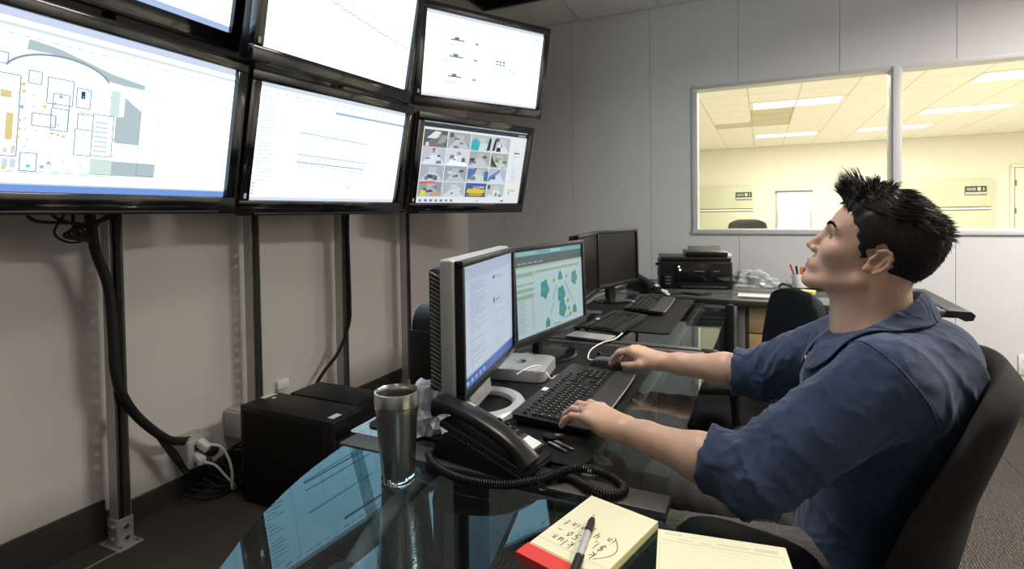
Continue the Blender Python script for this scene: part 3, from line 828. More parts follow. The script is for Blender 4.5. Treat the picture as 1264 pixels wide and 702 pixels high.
# ------------------------------------------------------------------ steel posts carrying the screens
PX = -2.215
def make_post(y, label, foot):
    root = thing('steel_post', label, 'post', (PX, y, 0), group='slotted steel posts on the left wall')
    w_, t_, H_ = 0.050, 0.003, 2.55
    b = NB(); bx(b, (0, -w_/2+t_/2, H_/2+0.004), (w_, t_, H_), 0.0006, 1); obj('flange', b, 'galvanised', root)
    b = NB(); bx(b, (0, w_/2-t_/2, H_/2+0.004), (w_, t_, H_), 0.0006, 1); obj('flange', b, 'galvanised', root)
    b = NB()      # web at the back with a ladder of slots
    for s in (-1, 1): bx(b, (-w_/2+t_/2, s*0.0140, H_/2+0.004), (t_, 0.018, H_))
    z = 0.05
    while z < H_-0.04:
        bx(b, (-w_/2+t_/2, 0, z), (t_, 0.010, 0.030)); z += 0.05
    bx(b, (-w_/2+t_/2, 0, 0.02), (t_, 0.010, 0.035))
    obj('slotted_web', b, 'strut_dark', root)
    b = NB()
    for s in (-1, 1): bx(b, (w_/2-t_/2, s*0.0185, H_/2+0.004), (t_, 0.010, H_), 0.0006, 1)
    obj('lip', b, 'strut_dark', root)
    # stand-off clips to the wall
    for z in (1.42, 2.45):
        b = NB(); bx(b, ((XL-PX-w_/2)/2, 0, z), (abs(XL-PX)-w_/2-0.001, 0.03, 0.04)); obj('standoff', b, 'galvanised', root)
    fb = NB(); bx(fb, (0.0, 0, 0.003), (0.13, 0.09, 0.006), 0.001, 1)
    bx(fb, (w_/2+0.003, 0, 0.055), (0.005, 0.056, 0.10), 0.001, 1)
    bx(fb, (0, -w_/2-0.003, 0.055), (0.056, 0.005, 0.10), 0.001, 1)
    ft = obj('foot_bracket', fb, 'galvanised', root)
    for p0, p1 in [((0.05, y_, 0.006), (0.05, y_, 0.016)) for y_ in (-0.03, 0.028)]+[((w_/2+0.005, 0, z), (w_/2+0.014, 0, z)) for z in (0.03, 0.075)]+[((0, -w_/2-0.005, z), (0, -w_/2-0.014, z)) for z in (0.03, 0.075)]:
        b = NB(); cyl(b, p0, p1, 0.009, seg=6); obj('bolt', b, 'chrome', ft)
    return root
for y, lab in ((1.205, 'slotted steel post with bolted foot under the floor plan screen'), (1.815, 'slotted steel post between the left and middle screens, behind the black tower'),
               (2.415, 'slotted steel post under the middle of the chart screen with a cable'), (3.035, 'farthest slotted steel post under the camera view screen')):
    make_post(y, lab, True)
# arms from posts to the TV backs (one per screen, part of the screen)
for root, ys in zip(tv_roots, ((1.205, 0.6), (1.815, 2.415), (3.035,), (1.205, 0.6), (1.815, 2.415), (3.035,))):
    bpy.context.view_layer.update()
    inv = root.matrix_world.inverted() if False else (Matrix.Translation(root.location) @ Euler(root.rotation_euler).to_matrix().to_4x4()).inverted()
    b = NB()
    for y in ys:
        for dz in (-0.09, 0.09):
            a_ = inv @ Vector((PX+0.029 if y != 0.6 else XL+0.004, y, root.location.z+dz))
            cyl(b, a_, (max(-0.18, min(0.18, a_.x)), 0.122, max(-0.1, min(0.1, a_.z))), 0.011, seg=8)
    obj('mount_arm', b, 'black_matte', root)

# floor strip along the wall in front of the first post
b = NB(); bx(b, (-2.165, 0.2, 0.0015), (0.008, 1.95, 0.003), 0.0008, 1)
tag(obj('floor_strip', b, 'galvanised'), 'thin metal strip on the carpet running from the first steel post', 'strip')

# ------------------------------------------------------------------ cables on the left wall
def cable(name, pts, r, label, cat='cable', material='rubber', n=8, seg=8, group=None):
    b = NB(); tube(b, catmull(pts, n), r, seg)
    o = obj(name, b, material)
    tag(o, label, cat, group); return o
root = thing('cable_bundle', 'thick black cable bundle hanging from the floor plan screen to the outlet', 'cable', (0, 0, 0))
b = NB(); tube(b, catmull([(-2.06, 1.05, 1.30), (-2.12, 1.09, 1.20), (-2.165, 1.125, 1.11), (-2.172, 1.165, 0.98), (-2.172, 1.175, 0.80), (-2.172, 1.178, 0.68), (-2.175, 1.20, 0.58), (-2.20, 1.27, 0.46), (-2.22, 1.38, 0.335), (-2.245, 1.46, 0.285), (-2.255, 1.535, 0.262)], 8), 0.017, 10)
obj('sleeve', b, 'rubber', root)
rr = random.Random(3)
for k in range(6):
    y0 = 0.86+0.06*k
    b = NB(); tube(b, catmull([(-2.03, y0, 1.33), (-2.05-0.01*k, y0+0.03, 1.235+0.012*(k % 3)), (-2.10, 1.05-0.01*k, 1.215-0.006*k), (-2.14, 1.10, 1.15), (-2.165, 1.13, 1.09)], 8), 0.0055, 6); obj('lead', b, 'rubber', root)
b = NB(); tube(b, catmull([(-2.10, 1.00, 1.25), (-2.12, 0.98, 1.19), (-2.14, 1.03, 1.155), (-2.15, 1.09, 1.165), (-2.15, 1.13, 1.22)], 8), 0.004, 6); obj('lead_loop', b, 'rubber', root)
for k in range(4):
    b = NB(); tube(b, catmull([(-2.205, 1.33, 0.385), (-2.22, 1.36+0.02*k, 0.33-0.02*k), (-2.22, 1.42+0.025*k, 0.22-0.03*k), (-2.24, 1.50+0.03*k, 0.10+0.02*k), (-2.27, 1.56+0.02*k, 0.05+0.02*k), (-2.28, 1.66, 0.02+0.01*k)], 8), 0.0045, 6); obj('lead', b, 'rubber', root)
cable('post_cable', [(-2.08, 2.36, 1.29), (-2.13, 2.40, 1.255), (-2.175, 2.432, 1.20), (-2.178, 2.438, 0.9), (-2.178, 2.440, 0.72), (-2.18, 2.43, 0.60), (-2.20, 2.36, 0.45), (-2.24, 2.27, 0.34), (-2.27, 2.18, 0.20), (-2.26, 2.1, 0.03)], 0.010, 'black cable running down the steel post under the chart screen')
cable('screen_lead', [(-2.02, 2.30, 1.31), (-2.09, 2.46, 1.262), (-2.08, 2.56, 1.255), (-2.05, 2.62, 1.29)], 0.004, 'thin black lead drooping under the chart screen', n=8)
cable('screen_lead', [(-2.0, 2.70, 1.31), (-2.04, 2.73, 1.255), (-2.02, 2.77, 1.255), (-1.98, 2.78, 1.30)], 0.004, 'tiny black lead loop between the chart and camera view screens', n=8)

# power supplies and plugs on the floor by the wall
def adapter(loc, rz, label, s=(0.10, 0.115, 0.13)):
    t = thing('power_adapter', label, 'outlet box', loc, (0, 0, rz))
    box_part('housing', (0, 0, s[2]/2), s, 'grey_plastic', t, 0.012, 3)
    box_part('lid', (0, 0, s[2]+0.002), (s[0]*0.85, s[1]*0.8, 0.006), 'grey_plastic', t, 0.003)
    for z in (0.035, 0.09): box_part('socket', (s[0]/2+0.001, -0.01, z), (0.003, 0.04, 0.03), 'dark_grey', t, 0.001)
    return t
for y, z, lab in ((1.535, 0.15, 'grey outlet box with white plugs low on the left wall'), (1.775, 0.19, 'second grey outlet box half hidden behind the black tower')):
    adapter((XL+0.051, y, z), 0, lab)
root = thing('plug_cord', 'pale plugs with a white cord in the grey outlet box', 'plug', (0, 0, 0))
b = NB(); bx(b, (-2.20, 1.535, 0.245), (0.06, 0.035, 0.035), 0.008, 2, rotm(0, 0.5, 0.2)); obj('plug', b, 'white_plastic', root)
b = NB(); bx(b, (-2.20, 1.515, 0.195), (0.06, 0.035, 0.035), 0.008, 2, rotm(0, 0.3, -0.2)); obj('plug', b, 'white_plastic', root)
b = NB(); tube(b, catmull([(-2.18, 1.54, 0.25), (-2.14, 1.57, 0.235), (-2.13, 1.60, 0.17), (-2.13, 1.615, 0.10), (-2.15, 1.63, 0.02), (-2.19, 1.70, 0.012)], 8), 0.006, 8); obj('cord', b, 'white_plastic', root)
b = NB(); tube(b, catmull([(-2.18, 1.51, 0.19), (-2.15, 1.55, 0.16), (-2.145, 1.59, 0.10), (-2.15, 1.65, 0.02)], 8), 0.005, 8); obj('cord', b, 'white_plastic', root)
b = NB(); bx(b, (-2.195, 1.555, 0.215), (0.07, 0.04, 0.03), 0.006, 2, rotm(0, 0.2, 0.5)); obj('black_plug', b, 'rubber', root)
for k in range(7):
    y0 = 1.47+0.03*k
    cable('floor_cable', [(-2.25, y0, 0.05+0.01*k), (-2.19+0.01*k, y0+0.05, 0.02+0.014*(k % 3)), (-2.16, y0+0.13, 0.012+0.012*(k % 4)), (-2.20-0.01*k, y0+0.19, 0.05+0.012*(k % 3)), (-2.26, y0+0.13, 0.09+0.01*k), (-2.27, y0+0.03, 0.06+0.012*k)], 0.0055, 'black cable in the tangle on the floor below the outlet boxes', 'cable', group='tangled floor cables')
b = NB(); bx(b, (XL+0.012, 2.06, 0.345), (0.022, 0.075, 0.05), 0.006, 2); o = obj('wall_outlet', b, 'white_plastic')
tag(o, 'small white outlet cover on the left wall above the black towers', 'outlet')

# ------------------------------------------------------------------ computer towers on the floor
def tower(x0, x1, y0, y1, h, label, tags):
    t = thing('computer_tower', label, 'computer', ((x0+x1)/2, (y0+y1)/2, 0), group='black towers by the wall')
    w_, d_ = x1-x0, y1-y0
    box_part('case', (0, 0, h/2+0.006), (w_, d_, h-0.012), 'black_plastic', t, 0.004)
    box_part('side_panel', (-0.012, -d_/2-0.0012, h/2+0.004), (w_-0.06, 0.003, h-0.05), 'black_matte', t, 0.001)
    f = box_part('front_bezel', (w_/2+0.006, 0, h/2+0.006), (0.014, d_-0.006, h-0.02), 'black_satin', t, 0.004)
    for k in range(3): box_part('drive_bay', (w_/2+0.0135, 0, h-0.06-0.05*k), (0.003, d_*0.8, 0.04), 'black_matte', f, 0.001)
    b = NB(); cyl(b, (w_/2+0.012, 0, 0.16), (w_/2+0.018, 0, 0.16), 0.012); obj('power_button', b, 'dark_grey', f)
    for sx in (-1, 1):
        for sy in (-1, 1): box_part('foot', (sx*(w_/2-0.04), sy*(d_/2-0.03), 0.004), (0.03, 0.025, 0.008), 'rubber', t)
    for (px, py, rx, ry) in tags:
        box_part('label_sticker', (px, py, h+0.0006), (rx, ry, 0.0012), 'white_plastic', t)
    return t
tower(-2.05, -1.545, 1.60, 1.79, 0.42, 'front black computer tower on the carpet with white label stickers', [(0.225, -0.035, 0.030, 0.05), (-0.235, 0.04, 0.03, 0.07), (-0.19, 0.03, 0.012, 0.02)])
tower(-1.975, -1.615, 1.805, 1.985, 0.42, 'rear black computer tower tucked behind the labelled one', [])
# ================================================================== DESKS
ZD = 0.740
def slab(name, poly, z0, z1, material, parent):
    b = NB(); prism(b, poly, z0, z1); return obj(name, b, material, parent, angle=30)

# near curved corner desk
d = thing('corner_desk', 'curved dark glass corner desk carrying the mug and notepads', 'desk', (0, 0, 0))
arc = [(0.11+0.93*math.cos(math.radians(a)), 0.97+0.93*math.sin(math.radians(a))) for a in range(182, 271, 4)]
slab('glass_top', arc+[(0.95, 0.04), (0.95, 0.845), (-0.10, 0.845), (-0.143, 0.86), (-0.143, 0.884), (-0.822, 0.905)], 0.728, ZD, 'desk_glass', d)
b = NB(); tube(b, [(0.13+0.76*math.cos(math.radians(a)), 0.93+0.76*math.sin(math.radians(a)), 0.695) for a in range(178, 272, 5)]+[(0.9, 0.17, 0.695)], 0.017, 10)
obj('curved_support_tube', b, 'mid_grey', d)
for x, y in ((-0.545, 0.58), (0.0, 0.18), (0.85, 0.17), (0.85, 0.78)):
    b = NB(); cyl(b, (x, y, 0.01), (x, y, 0.727), 0.024); obj('leg', b, 'desk_metal', d)
    b = NB(); lathe(b, [(0.055, 0), (0.055, 0.006), (0.03, 0.014)], 20, Matrix.Translation((x, y, 0)), True); obj('foot', b, 'desk_metal', d)
b = NB(); bx(b, (-0.05, 0.815, 0.700), (0.10, 0.05, 0.05), 0.015, 3); bx(b, (0.42, 0.80, 0.705), (0.9, 0.03, 0.04), 0.006, 2); obj('front_rail', b, 'desk_metal', d)

def straight_desk(name, label, y0, y1, bars):
    d = thing(name, label, 'desk', (0, 0, 0))
    slab('glass_top', rrect(-0.86, y0, -0.157, y1, 0.012, 3), 0.728, ZD, 'desk_glass_clear', d)
    for (xa, xb, ya, yb) in bars:
        b = NB(); bx(b, ((xa+xb)/2, (ya+yb)/2, 0.7345), (xb-xa, yb-ya, 0.017), 0.003, 2); obj('edge_bar', b, 'desk_metal', d)
    for x in (-0.80, -0.305):
        b = NB(); bx(b, (x, (y0+y1)/2, 0.700), (0.035, y1-y0-0.10, 0.050), 0.004, 2); obj('rail', b, 'desk_metal', d)
    for y in (y0+0.07, y1-0.07):
        b = NB(); bx(b, (-0.55, y, 0.700), (0.46, 0.045, 0.045), 0.004, 2); obj('cross_rail', b, 'desk_metal', d)
        b = NB(); bx(b, (-0.58, y, 0.365), (0.07, 0.045, 0.63), 0.006, 2); obj('leg', b, 'desk_metal', d)
        b = NB(); bx(b, (-0.52, y, 0.025), (0.60, 0.06, 0.045), 0.012, 2); obj('foot', b, 'desk_metal', d)
    return d
straight_desk('work_desk', 'black and glass work desk under the man keyboard and two lit monitors', 0.950, 1.925, [(-0.832, -0.143, 0.888, 0.948), (-0.86, -0.180, 1.926, 1.962)])
d2 = straight_desk('work_desk', 'far black and glass work desk under the two dark monitors', 2.022, 3.165, [(-0.86, -0.195, 1.984, 2.020)])
box_part('end_panel', (-0.49, 3.125, 0.39), (0.62, 0.02, 0.62), 'slate_panel', d2, 0.003)
box_part('corner_leg', (-0.158, 3.125, 0.362), (0.042, 0.05, 0.72), 'black_matte', d2, 0.004)

def sheet(label, x0, x1, y0, y1, r=0.03):
    b = NB(); prism(b, rrect(x0, y0, x1, y1, r), ZD+0.0002, ZD+0.0032)
    return tag(obj('desk_mat', b, 'mat_black', angle=30), label, 'desk mat')
sheet('black desk mat under the man keyboard and mouse', -0.845, -0.312, 0.985, 1.905)
sheet('black desk mat under the two spare keyboards', -0.845, -0.335, 2.20, 3.10)

# back desk along the window wall
d = thing('return_desk', 'dark framed glass return desk along the wall under the window', 'desk', (0, 0, 0))
slab('glass_top', [(-0.80, 3.25), (0.80, 3.25), (0.80, 3.90), (-0.80, 3.90)], 0.728, ZD-0.001, 'desk_glass_clear', d)
b = NB()
bx(b, (0.0, 3.215, 0.722), (1.70, 0.065, 0.034), 0.008, 2); obj('front_bar', b, 'desk_metal', d)
b = NB(); bx(b, (0.0, 3.925, 0.728), (1.70, 0.05, 0.026), 0.006, 2); obj('back_bar', b, 'desk_metal', d)
b = NB(); bx(b, (-0.82, 3.57, 0.728), (0.05, 0.66, 0.026), 0.006, 2); obj('side_bar', b, 'desk_metal', d)
b = NB(); prism(b, [(0.80, -0.012), (0.86, -0.045), (0.89, -0.040), (0.90, -0.015), (0.885, 0.0), (0.80, 0.002)], 0, 0.80, Matrix.Translation((0, 3.955, 0.742)) @ rotm(PI/2)); obj('end_cap', b, 'black_satin', d)
for y in (3.32, 3.84):
    b = NB(); tube(b, [(0.80, y, 0.715), (0.70, y, 0.36), (0.66, y, 0.02)], [0.022, 0.02, 0.02], 10); obj('leg', b, 'black_satin', d)
    b = NB(); tube(b, [(0.80, y, 0.715), (0.60, y, 0.70), (0.72, y, 0.44)], 0.011, 8); obj('brace', b, 'grey_plastic', d)
for y in (3.36, 3.84):
    b = NB(); bx(b, (-0.76, y, 0.36), (0.05, 0.05, 0.71), 0.004, 2); obj('leg', b, 'desk_metal', d)
# drawer pedestal
c = thing('drawer_cabinet', 'light maple drawer cabinet under the return desk', 'cabinet', (0.10, 3.48, 0))
box_part('body', (0, 0.02, 0.365), (0.44, 0.50, 0.66), 'mid_grey', c, 0.006)
for k, (z0, z1) in enumerate(((0.556, 0.690), (0.385, 0.549), (0.06, 0.378))):
    dw = box_part('drawer', (0.018, -0.243, (z0+z1)/2), (0.365, 0.022, z1-z0), 'maple', c, 0.002)
    box_part('handle', (0.15, -0.260, z1-0.03), (0.05, 0.012, 0.012), 'dark_grey', dw, 0.003)
box_part('side_post', (-0.205, -0.245, 0.37), (0.040, 0.03, 0.66), 'mid_grey', c, 0.004)
box_part('plinth', (0, 0.02, 0.020), (0.42, 0.46, 0.038), 'black_matte', c)

# ================================================================== MONITORS
def monitor(label, size, pose, bez, chin, kind, pic=None, depth=0.045):
    (cx, cy, cz), a, t = pose
    w_, h_ = size
    root = thing('computer_monitor', label, 'monitor', (cx, cy, ZD), (0, 0, math.radians(90-a)))
    R = rotm(math.radians(t)); T = Matrix.Translation((0, 0, cz-ZD)) @ R
    fm = 'black_satin'
    b = NB()
    for c, s in (((0, 0, h_/2+bez/2), (w_+2*bez, 0.02, bez)), ((0, 0, -h_/2-chin/2), (w_+2*bez, 0.02, chin)), ((-w_/2-bez/2, 0, 0), (bez, 0.02, h_)), ((w_/2+bez/2, 0, 0), (bez, 0.02, h_))):
        bx(b, (c[0], c[1]+0.004, c[2]), s, 0.0025, 2)
    bmesh.ops.transform(b, matrix=T, verts=b.verts[:]); bz = obj('bezel', b, fm, root)
    W3, H3 = w_+2*bez, h_+bez+chin; zc = (bez-chin)/2
    b = NB()
    if kind == 'ring':
        bx(b, (0, 0.030, zc), (W3+0.008, 0.034, H3+0.008), 0.007, 3)
    else:
        bx(b, (0, 0.026, zc), (W3-0.006, 0.028, H3-0.006), 0.006, 2)
        bx(b, (0, 0.046, zc-0.01), (W3*0.72, 0.03, H3*0.66), 0.012, 2)
    bmesh.ops.transform(b, matrix=T, verts=b.verts[:]); obj('housing', b, 'silver_plastic' if kind == 'ring' else 'black_plastic', root)
    if kind == 'ring':
        b = NB(); bx(b, (0, 0.062, zc), (W3-0.02, 0.036, H3-0.03), 0.012, 2)
        bmesh.ops.transform(b, matrix=T, verts=b.verts[:]); bk = obj('back_shell', b, 'dark_grey', root)
        for k in range(26):
            b = NB(); bx(b, (-W3/2+0.007, 0.060, zc-H3/2+0.03+k*(H3-0.06)/25), (0.006, 0.028, 0.0045), 0.0015, 1, rotm(0.5))
            bmesh.ops.transform(b, matrix=T, verts=b.verts[:]); obj('vent_rib', b, 'mid_grey', bk)
    if pic:
        P = Paint(w_, h_); pic(P); o = P.build('screen', 'monitor_picture', root, loc=(0, 0.002, cz-ZD), rot=(math.radians(t), 0, 0))
    else:
        b = NB(); bx(b, (0, 0.004, 0), (w_, 0.004, h_)); bmesh.ops.transform(b, matrix=T, verts=b.verts[:]); obj('screen', b, 'screen_off', root)
    zb = cz-ZD-h_/2-chin
    if kind == 'ring':
        b = NB(); bx(b, (0.01, 0.052, (zb+0.13)/2+0.012), (0.17, 0.016, zb+0.13), 0.006, 2, rotm(math.radians(-8))); obj('stand_neck', b, 'silver_plastic', root)
        b = NB(); lathe(b, [(0.072, 0.004), (0.074, 0.014), (0.082, 0.020), (0.100, 0.016), (0.108, 0.004), (0.106, 0.0), (0.074, 0.0), (0.072, 0.004)], 48, Matrix.Translation((0.0, 0.025, 0.0034)) @ Matrix.Diagonal((1.15, 1, 1, 1))); obj('stand_ring', b, 'silver_plastic', root)
        for k in range(5): box_pt = box_part('button', (w_/2-0.075+k*0.013, -0.008, cz-ZD-h_/2-chin*0.5), (0.008, 0.004, 0.004), 'mid_grey', bz, 0.001)
        for k in range(0): pass
    else:
        b = NB(); bx(b, (0, 0.055, (zb+0.12)/2+0.006), (0.075, 0.03, zb+0.12), 0.008, 2, rotm(math.radians(-4))); obj('stand_neck', b, 'black_plastic', root)
        b = NB(); lathe(b, [(0.0, 0.016), (0.05, 0.0155), (0.118, 0.010), (0.122, 0.006), (0.121, 0.0), (0, 0)], 48, Matrix.Translation((0, 0.03, 0.0034)) @ Matrix.Diagonal((1.05, 0.86, 1, 1))); obj('stand_base', b, 'black_gloss', root)
        box_part('power_light', (w_/2-0.008, -0.0065, cz-ZD-h_/2-chin*0.5), (0.006, 0.002, 0.006), 'led_white' if pic else 'mid_grey', bz)
    return root

def pic_document(P):
    P.rect(0, 0, 1, 1, (0.66, 0.78, 0.98)); P.lay()
    P.rect(0, 0.88, 1, 1, (0.60, 0.72, 0.94)); P.rect(0, 0.0, 1, 0.085, (0.05, 0.16, 0.55)); P.rect(0, 0.085, 1, 0.10, (0.35, 0.55, 0.9))
    P.rect(0.03, 0.10, 0.96, 0.87, (0.72, 0.83, 1.0)); P.lay()
    r = random.Random(2); ink = (0.40, 0.50, 0.72)
    for k in range(12):
        for q in range(3): P.rect(0.04+0.08*k, 0.965-0.03*q, 0.04+0.08*k+0.02+0.035*r.random(), 0.972-0.03*q, (0.45, 0.56, 0.78))
    for k in range(34):
        if r.random() < 0.12: continue
        z = 0.84-k*0.021
        P.rect(0.12, z, 0.14+r.random()*0.28, z+0.006, ink); 
        if k > 8 and r.random() < 0.7: P.rect(0.56+0.02*r.random(), z, 0.62+r.random()*0.25, z+0.006, (0.52, 0.62, 0.84))
    P.rect(0.55, 0.80, 0.585, 0.835, (0.10, 0.15, 0.28)); P.rect(0.555, 0.57, 0.58, 0.62, (0.02, 0.06, 0.22)); P.rect(0.60, 0.585, 0.70, 0.60, (0.3, 0.4, 0.65)); P.rect(0.60, 0.81, 0.74, 0.822, ink)
    P.box(0.55, 0.24, 0.72, 0.36, 0.002, (0.5, 0.6, 0.85)); P.line([(0.5, 0.40), (0.9, 0.42)], 0.004, (0.45, 0.7, 0.8))
    for k in range(5): P.rect(0.05+0.07*k, 0.025, 0.09+0.07*k, 0.06, (0.55, 0.66, 0.92))

def pic_network(P):
    P.rect(0, 0, 1, 1, (0.60, 0.80, 0.84)); P.lay()
    P.rect(0, 0.94, 1, 1, (0.22, 0.52, 0.56)); P.rect(0, 0.82, 1, 0.94, (0.10, 0.16, 0.17)); P.rect(0, 0.795, 1, 0.82, (0.55, 0.66, 0.45)); P.rect(0.0, 0.955, 0.3, 0.985, (0.45, 0.75, 0.78)); P.rect(0.5, 0.955, 0.65, 0.985, (0.65, 0.85, 0.88)); P.lay()
    for k in range(5): P.rect(0.04+0.07*k, 0.85, 0.09+0.07*k, 0.865, (0.45, 0.55, 0.55))
    g = (0.36, 0.56, 0.42); teal = (0.06, 0.36, 0.36); lime = (0.30, 0.62, 0.04)
    for z0, z1 in ((0.70, 0.75), (0.60, 0.62), (0.52, 0.56), (0.44, 0.49)): P.rect(0.01, z0, 0.24, z1, g)
    for k in range(17): P.rect(0.02, 0.41-k*0.022, 0.10+0.08*random.random(), 0.418-k*0.022, (0.38, 0.52, 0.52)); P.rect(0.20, 0.41-k*0.022, 0.24, 0.418-k*0.022, (0.40, 0.54, 0.54))
    P.rect(0.26, 0.72, 0.95, 0.75, g); P.line([(0.255, 0.05), (0.255, 0.76)], 0.002, (0.4, 0.6, 0.6)); P.lay()
    def cloud(x, z, s):
        pts = []
        for k in range(26):
            a = 2*PI*k/26; rr_ = s*(1+0.13*math.cos(5*a+0.6))
            pts.append((x+rr_*math.cos(a)*0.92*0.56/1.0, z+rr_*math.sin(a)))
        P.poly(pts, teal, True)
    for x, z, s in ((0.39, 0.50, 0.115), (0.86, 0.56, 0.095), (0.64, 0.38, 0.11), (0.65, 0.19, 0.11)): cloud(x, z, s)
    P.lay()
    for x, z in ((0.39, 0.50), (0.86, 0.56), (0.64, 0.38), (0.65, 0.19)):
        for k in range(2): P.rect(x-0.035, z-0.02+0.03*k, x+0.035, z-0.012+0.03*k, (0.25, 0.55, 0.55))
    for x, z in ((0.63, 0.63), (0.42, 0.08), (0.85, 0.14)):
        P.poly([(x-0.035, z-0.05), (x+0.035, z-0.05), (x+0.028, z+0.02), (x, z+0.07), (x-0.028, z+0.02)], teal, True); P.rect(x-0.03, z-0.06, x+0.03, z-0.05, lime)
    for (x0, z0), (x1, z1) in (((0.57, 0.52), (0.50, 0.34)), ((0.52, 0.30), (0.46, 0.18)), ((0.70, 0.54), (0.82, 0.26)), ((0.50, 0.03), (0.62, 0.03)), ((0.68, 0.06), (0.80, 0.08))): P.line([(x0, z0), (x1, z1)], 0.006, teal)
    for x, z in ((0.53, 0.58), (0.73, 0.60), (0.74, 0.28), (0.75, 0.17), (0.77, 0.09)): P.poly([(x+0.018*math.cos(a*PI/6), z+0.03*math.sin(a*PI/6)) for a in range(12)], lime, True)
    P.line([(0.46, 0.16), (0.455, 0.14)], 0.008, lime); P.rect(0.51, 0.05, 0.515, 0.08, lime)

monitor('silver framed monitor with ring stand showing a pale blue document', (0.43, 0.27), ((-0.617, 1.203, 0.985), -10.8, 0), 0.014, 0.016, 'ring', pic_document)
monitor('black monitor showing a network diagram of teal clouds', (0.477, 0.268), ((-0.646, 1.716, 0.979), 7.5, -1.8), 0.016, 0.026, 'disc', pic_network)
monitor('dark switched-off monitor beside the printer, nearest the phone', (0.43, 0.27), ((-0.715, 2.919, 0.982), 15.3, -0.5), 0.016, 0.020, 'disc')
monitor('dark switched-off monitor partly hidden behind the network diagram monitor', (0.43, 0.27), ((-0.735, 2.44, 0.982), -5.0, -0.5), 0.016, 0.020, 'disc')

# ================================================================== KEYBOARDS AND MOUSE
def key_mesh(w_, d_):
    b = NB()
    a_ = [b.verts.new((sx*w_/2, sy*d_/2, 0)) for sx, sy in ((-1, -1), (1, -1), (1, 1), (-1, 1))]
    c_ = [b.verts.new((sx*(w_/2-0.0022), sy*(d_/2-0.0018)+0.0006, 0.0042)) for sx, sy in ((-1, -1), (1, -1), (1, 1), (-1, 1))]
    b.faces.new(c_)
    for i in range(4): b.faces.new((a_[i], a_[(i+1) % 4], c_[(i+1) % 4], c_[i]))
    me = bpy.data.meshes.new('key'); b.to_mesh(me); b.free(); me.materials.append(MATS['key_black'])
    return me
KEYS = {}
def keyboard(label, loc, rz, L, Dp, palm, split_keys=True, u=0.0186):
    """local x along the rows, local y away from the typist"""
    root = thing('keyboard', label, 'keyboard', loc, (0, 0, rz))
    tilt = math.radians(3.5)
    R = rotm(tilt)
    y0, y1 = -Dp/2, Dp/2
    b = NB()
    prism(b, rrect(-L/2, y0, L/2, y1, 0.012, 4), 0.0015, 0.013)
    bmesh.ops.transform(b, matrix=R @ Matrix.Translation((0, 0, 0.006)), verts=b.verts[:]); base = obj('case', b, 'black_satin', root, angle=30)
    if palm:
        b = NB()
        n = 24; pts = []
        for k in range(n+1):
            x = -L/2+0.004+(L-0.008)*k/n; pts.append((x, y0-0.003-0.006*(1-(2*k/n-1)**4)))
        prism(b, [(L/2-0.004, y0+palm), (-L/2+0.004, y0+palm)]+pts, 0.008, 0.0158)
        bmesh.ops.transform(b, matrix=R @ Matrix.Translation((0, 0, 0.004)), verts=b.verts[:]); obj('palm_rest', b, 'dark_grey', root, angle=30)
        b = NB(); tube(b, [Vector((x, y, 0.0188)) for x, y in pts], 0.0013, 6)
        bmesh.ops.transform(b, matrix=R, verts=b.verts[:]); obj('palm_edge', b, 'galvanised', root)
    top = 0.0192
    for sx in (-1, 1): box_part('foot', (sx*(L/2-0.04), y1-0.012, 0.0045), (0.03, 0.012, 0.012), 'rubber', root)
    rows = []
    ytop = y1-0.030
    def add(x, y, kw, kd=0.0165): rows.append((x, y, kw, kd))
    xs = -L/2+0.022
    for k in range(16): add(xs+k*u*1.13+0.008*(k//4), ytop, 0.0155, 0.0115)
    widths = [[1]*13+[2], [1.5]+[1]*12+[1.5], [1.75]+[1]*11+[2.25], [2.25]+[1]*10+[2.75], [1.25, 1.25, 1.25, 6.25, 1.25, 1.25, 1.25, 1.25]]
    for rI, ws in enumerate(widths):
        x = xs-u/2; y = ytop-0.024-rI*u
        for q in ws: add(x+q*u/2, y, q*u-0.0022); x += q*u
        for q in range(3):
            if rI in (0, 1) or rI == 4 or (rI == 3 and q == 1): add(xs+15*u+0.006+q*u, y, u-0.0022)
        for q in range(4): 
            xx = xs+18*u+0.012+q*u
            if xx+u/2 < L/2-0.004: add(xx, y, u-0.0022)
    lb = NB(); jb = NB()
    for (x, y, kw, kd) in rows:
        if y < y0+palm+0.004: continue
        p = R @ Vector((x, y, top))
        if split_keys:
            kk = (round(kw, 4), kd)
            if kk not in KEYS: KEYS[kk] = key_mesh(kw, kd)
            o = bpy.data.objects.new('key', KEYS[kk]); COL.objects.link(o); o.parent = root; o.location = p; o.rotation_euler = (tilt, 0, 0)
        else:
            bx(jb, p+Vector((0, 0, 0.002)), (kw, kd, 0.004))
        if kw < 0.06 and random.random() < 0.9:
            s = 0.0034
            q0 = R @ Vector((x-kw*0.12-0.002, y+0.002, top+0.0046))
            vs = [lb.verts.new(q0+Vector((dx*s, dy*s*0.9, 0))) for dx, dy in ((-.5, -.5), (.5, -.5), (.5, .5), (-.5, .5))]; lb.faces.new(vs)
    if not split_keys: o = obj('keys', jb, 'key_black', root); o['kind'] = 'stuff'
    else: jb.free()
    o = obj('key_legends', lb, 'key_print', root, smooth=False, normals=False); o['kind'] = 'stuff'
    p = R @ Vector((-0.035, y1-0.012, top+0.001)); box_part('sticker', p, (0.024, 0.013, 0.001), 'white_plastic', root, rot=R)
    return root
keyboard('black keyboard under the man left hand', (-0.436, 1.345, ZD+0.0055), math.radians(90), 0.448, 0.190, 0.052, True, 0.0178)
keyboard('small spare black keyboard turned slightly beside the monitor', (-0.572, 2.292, ZD+0.0060), math.radians(85), 0.395, 0.165, 0.0, False, 0.0172)
